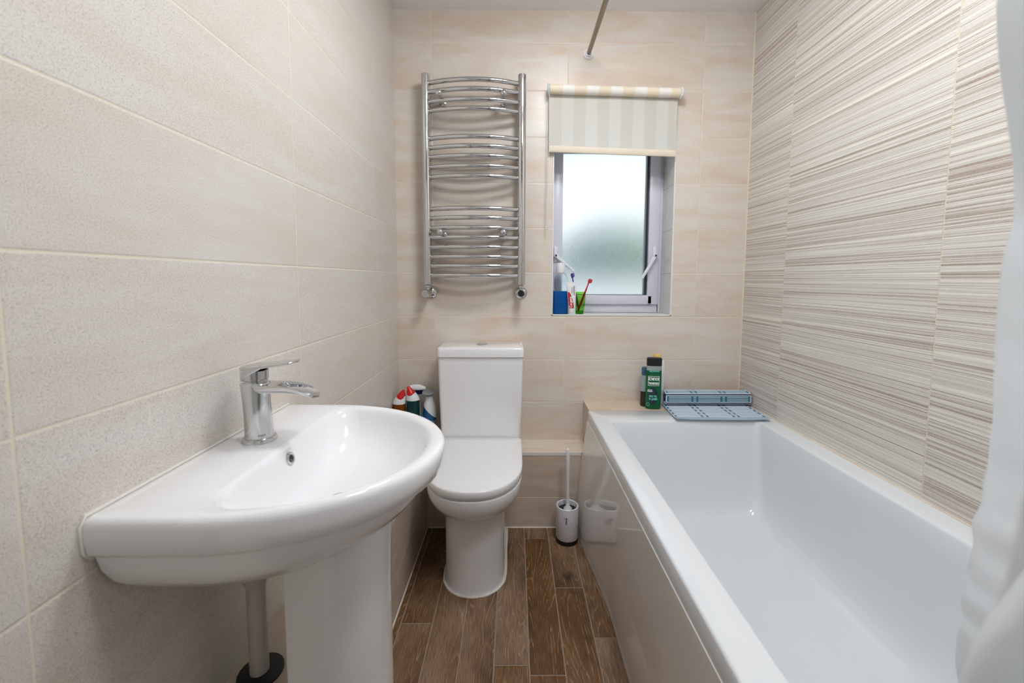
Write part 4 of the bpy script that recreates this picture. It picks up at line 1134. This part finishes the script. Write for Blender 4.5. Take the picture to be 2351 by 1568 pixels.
while s + pitch < LT:
    a, b = s, s + pitch - 0.0055
    slats.append((0.0, 1.0, a, b, 0.0, TH))
    # light frame and ridges
    ridges += [(0.0, 1.0, a, a + 0.0026, TH, TH + 0.0012), (0.0, 1.0, b - 0.0026, b, TH, TH + 0.0012), (0.0, 0.011, a, b, TH, TH + 0.0012), (0.989, 1.0, a, b, TH, TH + 0.0012)]
    for q in range(3):
        c_ = a + (b - a) * (q + 1) / 4
        for u0, u1 in ((0.035, 0.298), (0.322, 0.355), (0.379, 0.638), (0.662, 0.692), (0.716, 0.965)): ridges.append((u0, u1, c_ - 0.0013, c_ + 0.0013, TH, TH + 0.0010))
    for u0, u1 in ((0.012, 0.034), (0.300, 0.320), (0.357, 0.377), (0.640, 0.660), (0.694, 0.714), (0.966, 0.988)): inl.append((u0, u1, a + 0.003, b - 0.003, TH, TH + 0.0003))
    if s > 0.26:     # the rolled part shows its other face
        inl.append((0.012, 0.988, a + 0.003, b - 0.003, -0.0003, 0.0))
        ridges += [(0.0, 1.0, a, a + 0.0028, -0.0014, 0.0), (0.0, 1.0, b - 0.0028, b, -0.0014, 0.0), (0.0, 0.011, a, b, -0.0014, 0.0), (0.989, 1.0, a, b, -0.0014, 0.0)]
        for q in range(3):
            c_ = a + (b - a) * (q + 1) / 4
            for u0, u1 in ((0.035, 0.298), (0.322, 0.355), (0.379, 0.638), (0.662, 0.692), (0.716, 0.965)): ridges.append((u0, u1, c_ - 0.0014, c_ + 0.0014, -0.0012, 0.0))
    # links between slats
    for q in range(9):
        u = 0.02 + q * 0.1175
        ridges.append((u, u + 0.028, b, b + 0.0055, 0.0004, TH))
    s += pitch; k += 1
mat_group('mat_slats', slats, 'matblue'); mat_group('mat_ridges', ridges, 'matedge'); mat_group('mat_inlay', inl, 'matteal')
gaps = []
s = S0
while s + 2 * pitch < LT:
    b = s + pitch - 0.0055; gaps.append((0.01, 0.99, b, b + 0.0055, 0.0, 0.0003)); s += pitch
mat_group('mat_underside', gaps, 'matnavy')

# ------------------------------------------------------------------ cleaning bottles on the boxing in the corner
M['bred'] = plain('red_cap_plastic', srgb(206, 20, 22), 0.3, var=0.02); M['amber'] = liquid('amber_cleaner', srgb(150, 78, 16), 0.5)
M['tealliq'] = liquid('dark_teal_cleaner', srgb(6, 62, 66), 0.25); M['navy'] = plain('navy_plastic', srgb(16, 14, 72), 0.35, var=0.03)
M['greyp'] = plain('grey_plastic', srgb(132, 136, 142), 0.35, var=0.02); M['bblue'] = plain('blue_label', srgb(20, 110, 158), 0.3, var=0.10, vs=25)
M['bwhite'] = plain('white_bottle_sleeve', srgb(228, 230, 232), 0.3, var=0.01)
def duck(name, loc, lean_, body, label, tall):
    """bottle with an angled neck; lean_ = direction of the neck in x"""
    e2 = empty(name, loc); tag(e2, label, 'cleaner bottle', 'toilet cleaner bottles behind the basin'); x0, y0, z0 = loc
    up_ = tall
    sec = [(0.0005, 0, 0.025, 0.020), (0.005, 0, 0.0275, 0.023), (0.12, 0, 0.0285, 0.024), (0.208 + up_, 0.0, 0.0285, 0.024)]
    up = [(q + up_, a_, b_, c_) for q, a_, b_, c_ in ((0.208, 0.0, 0.0290, 0.0245), (0.216, 0.001, 0.0285, 0.0235), (0.228, 0.005, 0.0255, 0.021), (0.238, 0.009, 0.021, 0.018), (0.246, 0.013, 0.016, 0.015))]
    def rr(secs): return [[(x0 + lean_ * dx + hx * math.cos(a), y0 + hy * math.sin(a), z0 + z) for a in [2 * PI * k / 28 for k in range(28)]] for z, dx, hx, hy in secs]
    loft('bottle_body', rr(sec), body, e2, angle=50); loft('white_sleeve', rr(up), 'bwhite', e2, angle=50)
    d3 = Vector((lean_ * 0.42, 0, 0.90))
    lathe('cap', Vector((x0 + lean_ * 0.009, y0, z0 + 0.232 + up_)), d3, [(0.0200, -0.006), (0.0205, 0.000), (0.0195, 0.006), (0.0150, 0.018), (0.0100, 0.026), (0.0070, 0.033), (0.0055, 0.038), (0.0, 0.039)], 'bred', e2, 16, angle=30)
duck('cleaner_bottle', (0.0300, -0.112, BZ), 0.8, 'amber', 'amber cleaner bottle with red angled cap nearest the left wall corner', 0.0)
duck('cleaner_bottle', (0.0905, -0.112, BZ), -0.8, 'tealliq', 'dark teal cleaner bottle with red angled cap, between amber bottle and grey-topped bottle', 0.016)
# spray bottle at the back with white domed head
sp_ = empty('spray_bottle', (0.085, -0.045, BZ)); tag(sp_, 'spray bottle with white domed head and navy trigger behind the red capped bottles', 'spray bottle')
rr_loft('bottle_body', 0.082, -0.042, [(BZ + 0.0005, 0.036, 0.020, 0.012), (BZ + 0.15, 0.036, 0.022, 0.012), (BZ + 0.20, 0.020, 0.016, 0.012), (BZ + 0.235, 0.014, 0.014, 0.012)], 'bwhite', sp_)
rings = []
for i in range(13):
    s = i / 12; x = 0.052 + 0.082 * s; h = 0.020 * math.sin(PI * (0.12 + 0.80 * s)) ** 0.7; hw_ = 0.015 * math.sin(PI * (0.15 + 0.72 * s)) ** 0.6
    rings.append([(x, -0.046 + hw_ * math.cos(a), BZ + 0.256 + (h * math.sin(a) if math.sin(a) > 0 else 0.008 * math.sin(a))) for a in [2 * PI * k / 20 for k in range(20)]])
loft('spray_head', rings, 'bwhite', sp_, angle=60)
rings = []
for i in range(9):
    s = i / 8; x = 0.074 + 0.058 * s; d_ = 0.020 * math.sin(PI * (0.1 + 0.8 * s)) ** 0.8
    rings.append([(x, -0.046 + q, BZ + 0.252 - zz) for q, zz in ((-0.012, 0), (0.012, 0), (0.010, d_), (-0.010, d_))])
loft('trigger', rings, 'navy', sp_)
# blue and white bottle with a flared grey lid
fb_ = empty('polish_bottle', (0.158, -0.085, BZ)); tag(fb_, 'blue and white bottle with flared grey lid next to the toilet cistern', 'bottle')
fx, fy = 0.1600, -0.098
cyl = [(0.0, 0), (0.027, 0.0), (0.0285, 0.003), (0.0285, 0.13)]
lathe('bottle_body', (fx, fy, BZ + 0.0005), (0, 0, 1), cyl + [(0.029, 0.1305)], 'clearneck', fb_, 32, 1, 0.85)
def split_sleeve():
    prof = [(0.0292, 0.130), (0.0296, 0.145), (0.0296, 0.155), (0.0288, 0.170), (0.0268, 0.188), (0.0235, 0.204), (0.0185, 0.218), (0.0165, 0.230), (0.0165, 0.240)]
    n = 40
    bm = bmesh.new(); rg = []
    prof2 = []
    for (r0, h0), (r1, h1) in zip(prof[:-1], prof[1:]):
        for k_ in range(4): prof2.append((r0 + (r1 - r0) * k_ / 4, h0 + (h1 - h0) * k_ / 4))
    prof2.append(prof[-1])
    for r, h in prof2: rg.append([(fx + r * math.cos(2 * PI * i / n), fy + 0.85 * r * math.sin(2 * PI * i / n), BZ + h) for i in range(n)])
    add_loft(bm, rg, True, True)
    me = bpy.data.meshes.new('sleeve'); bm.to_mesh(me); bm.free()
    g = NG('blue_and_white_sleeve'); x, y, z = g.coord()
    f = g.math('SUBTRACT', z, g.math('ADD', BZ + 0.170, g.math('MULTIPLY', g.math('SUBTRACT', x, fx), -1.0)))
    n_ = g.noise(g.vec(x, y, z), 30.0)
    blue = g.mixc(n_, srgb(18, 104, 156), srgb(12, 60, 120))
    c = g.mixc(g.ramp(g.math('ADD', g.math('MULTIPLY', f, 30.0), 0.5), [(0.46, 0.0), (0.54, 1.0)]), blue, srgb(226, 230, 234))
    g.bsdf(c, 0.25)
    return link('sleeve', me, g.m, fb_, 50)
split_sleeve()
lathe('lid', (fx, fy, BZ + 0.240), (-0.05, -0.20, 1), [(0.0165, 0.0), (0.0175, 0.004), (0.0290, 0.013), (0.0300, 0.016), (0.0285, 0.018), (0.0, 0.0165)], 'greyp', fb_, 36)

# ------------------------------------------------------------------ outside the window
gd = box('garden_ground', (-14, 0.5, -3.2), (16, 22, -3.0), plain('pale_garden_paving', srgb(150, 154, 156), 0.9, var=0.15, vs=0.6))
tag(gd, 'pale blurred garden ground seen through the frosted window', 'ground')
def crown(name, loc, rad, mat, label, seed):
    e2 = empty(name, (loc[0], loc[1], -3.0)); tag(e2, label, 'tree')
    rr = random.Random(seed); bm = bmesh.new()
    for k in range(26):
        a, b, c = (rr.gauss(0, 0.42) for _ in range(3)); r = bmesh.ops.create_icosphere(bm, subdivisions=2, radius=rr.uniform(0.26, 0.42))
        for v in r['verts']:
            v.co = v.co * (1 + 0.18 * rr.random())
            v.co = Vector(((v.co.x + a) * rad[0] + loc[0], (v.co.y + b) * rad[1] + loc[1], (v.co.z + c) * rad[2] + loc[2]))
    obj('foliage', bm, mat, e2, 20)
    tube('trunk', [(loc[0], loc[1], -3.0), (loc[0] + 0.1, loc[1], loc[2])], [0.16, 0.09], 'brownliq', e2, 10)
M['leafd'] = plain('blue_green_foliage', srgb(78, 124, 126), 0.8, var=0.3, vs=5); M['leafg'] = plain('bright_green_foliage', srgb(46, 136, 52), 0.8, var=0.3, vs=5)
crown('garden_tree', (1.64, 5.4, 1.46), (0.50, 0.36, 0.80), 'leafd', 'blurred blue-green tree left of centre beyond the frosted window', 3)
crown('garden_tree', (3.10, 6.0, 1.42), (0.62, 0.45, 0.85), 'leafg', 'blurred green tree at right beyond the frosted window', 5)
hb = box('garden_hedge', (0.0, 8.6, -3.0), (8.5, 9.6, 1.36), plain('grey_green_hedge', srgb(158, 186, 180), 0.9, var=0.3, vs=3), bev=0.15, seg=3)
tag(hb, 'grey-green hedge blurred behind the garden trees', 'hedge')
gw = box('garden_wall', (-2.0, 4.0, -3.0), (7.0, 4.15, 1.10), plain('pale_render', srgb(238, 234, 230), 0.9, var=0.08, vs=1.5), bev=0.01)
tag(gw, 'low pale garden wall blurred across the bottom of the frosted pane', 'wall')
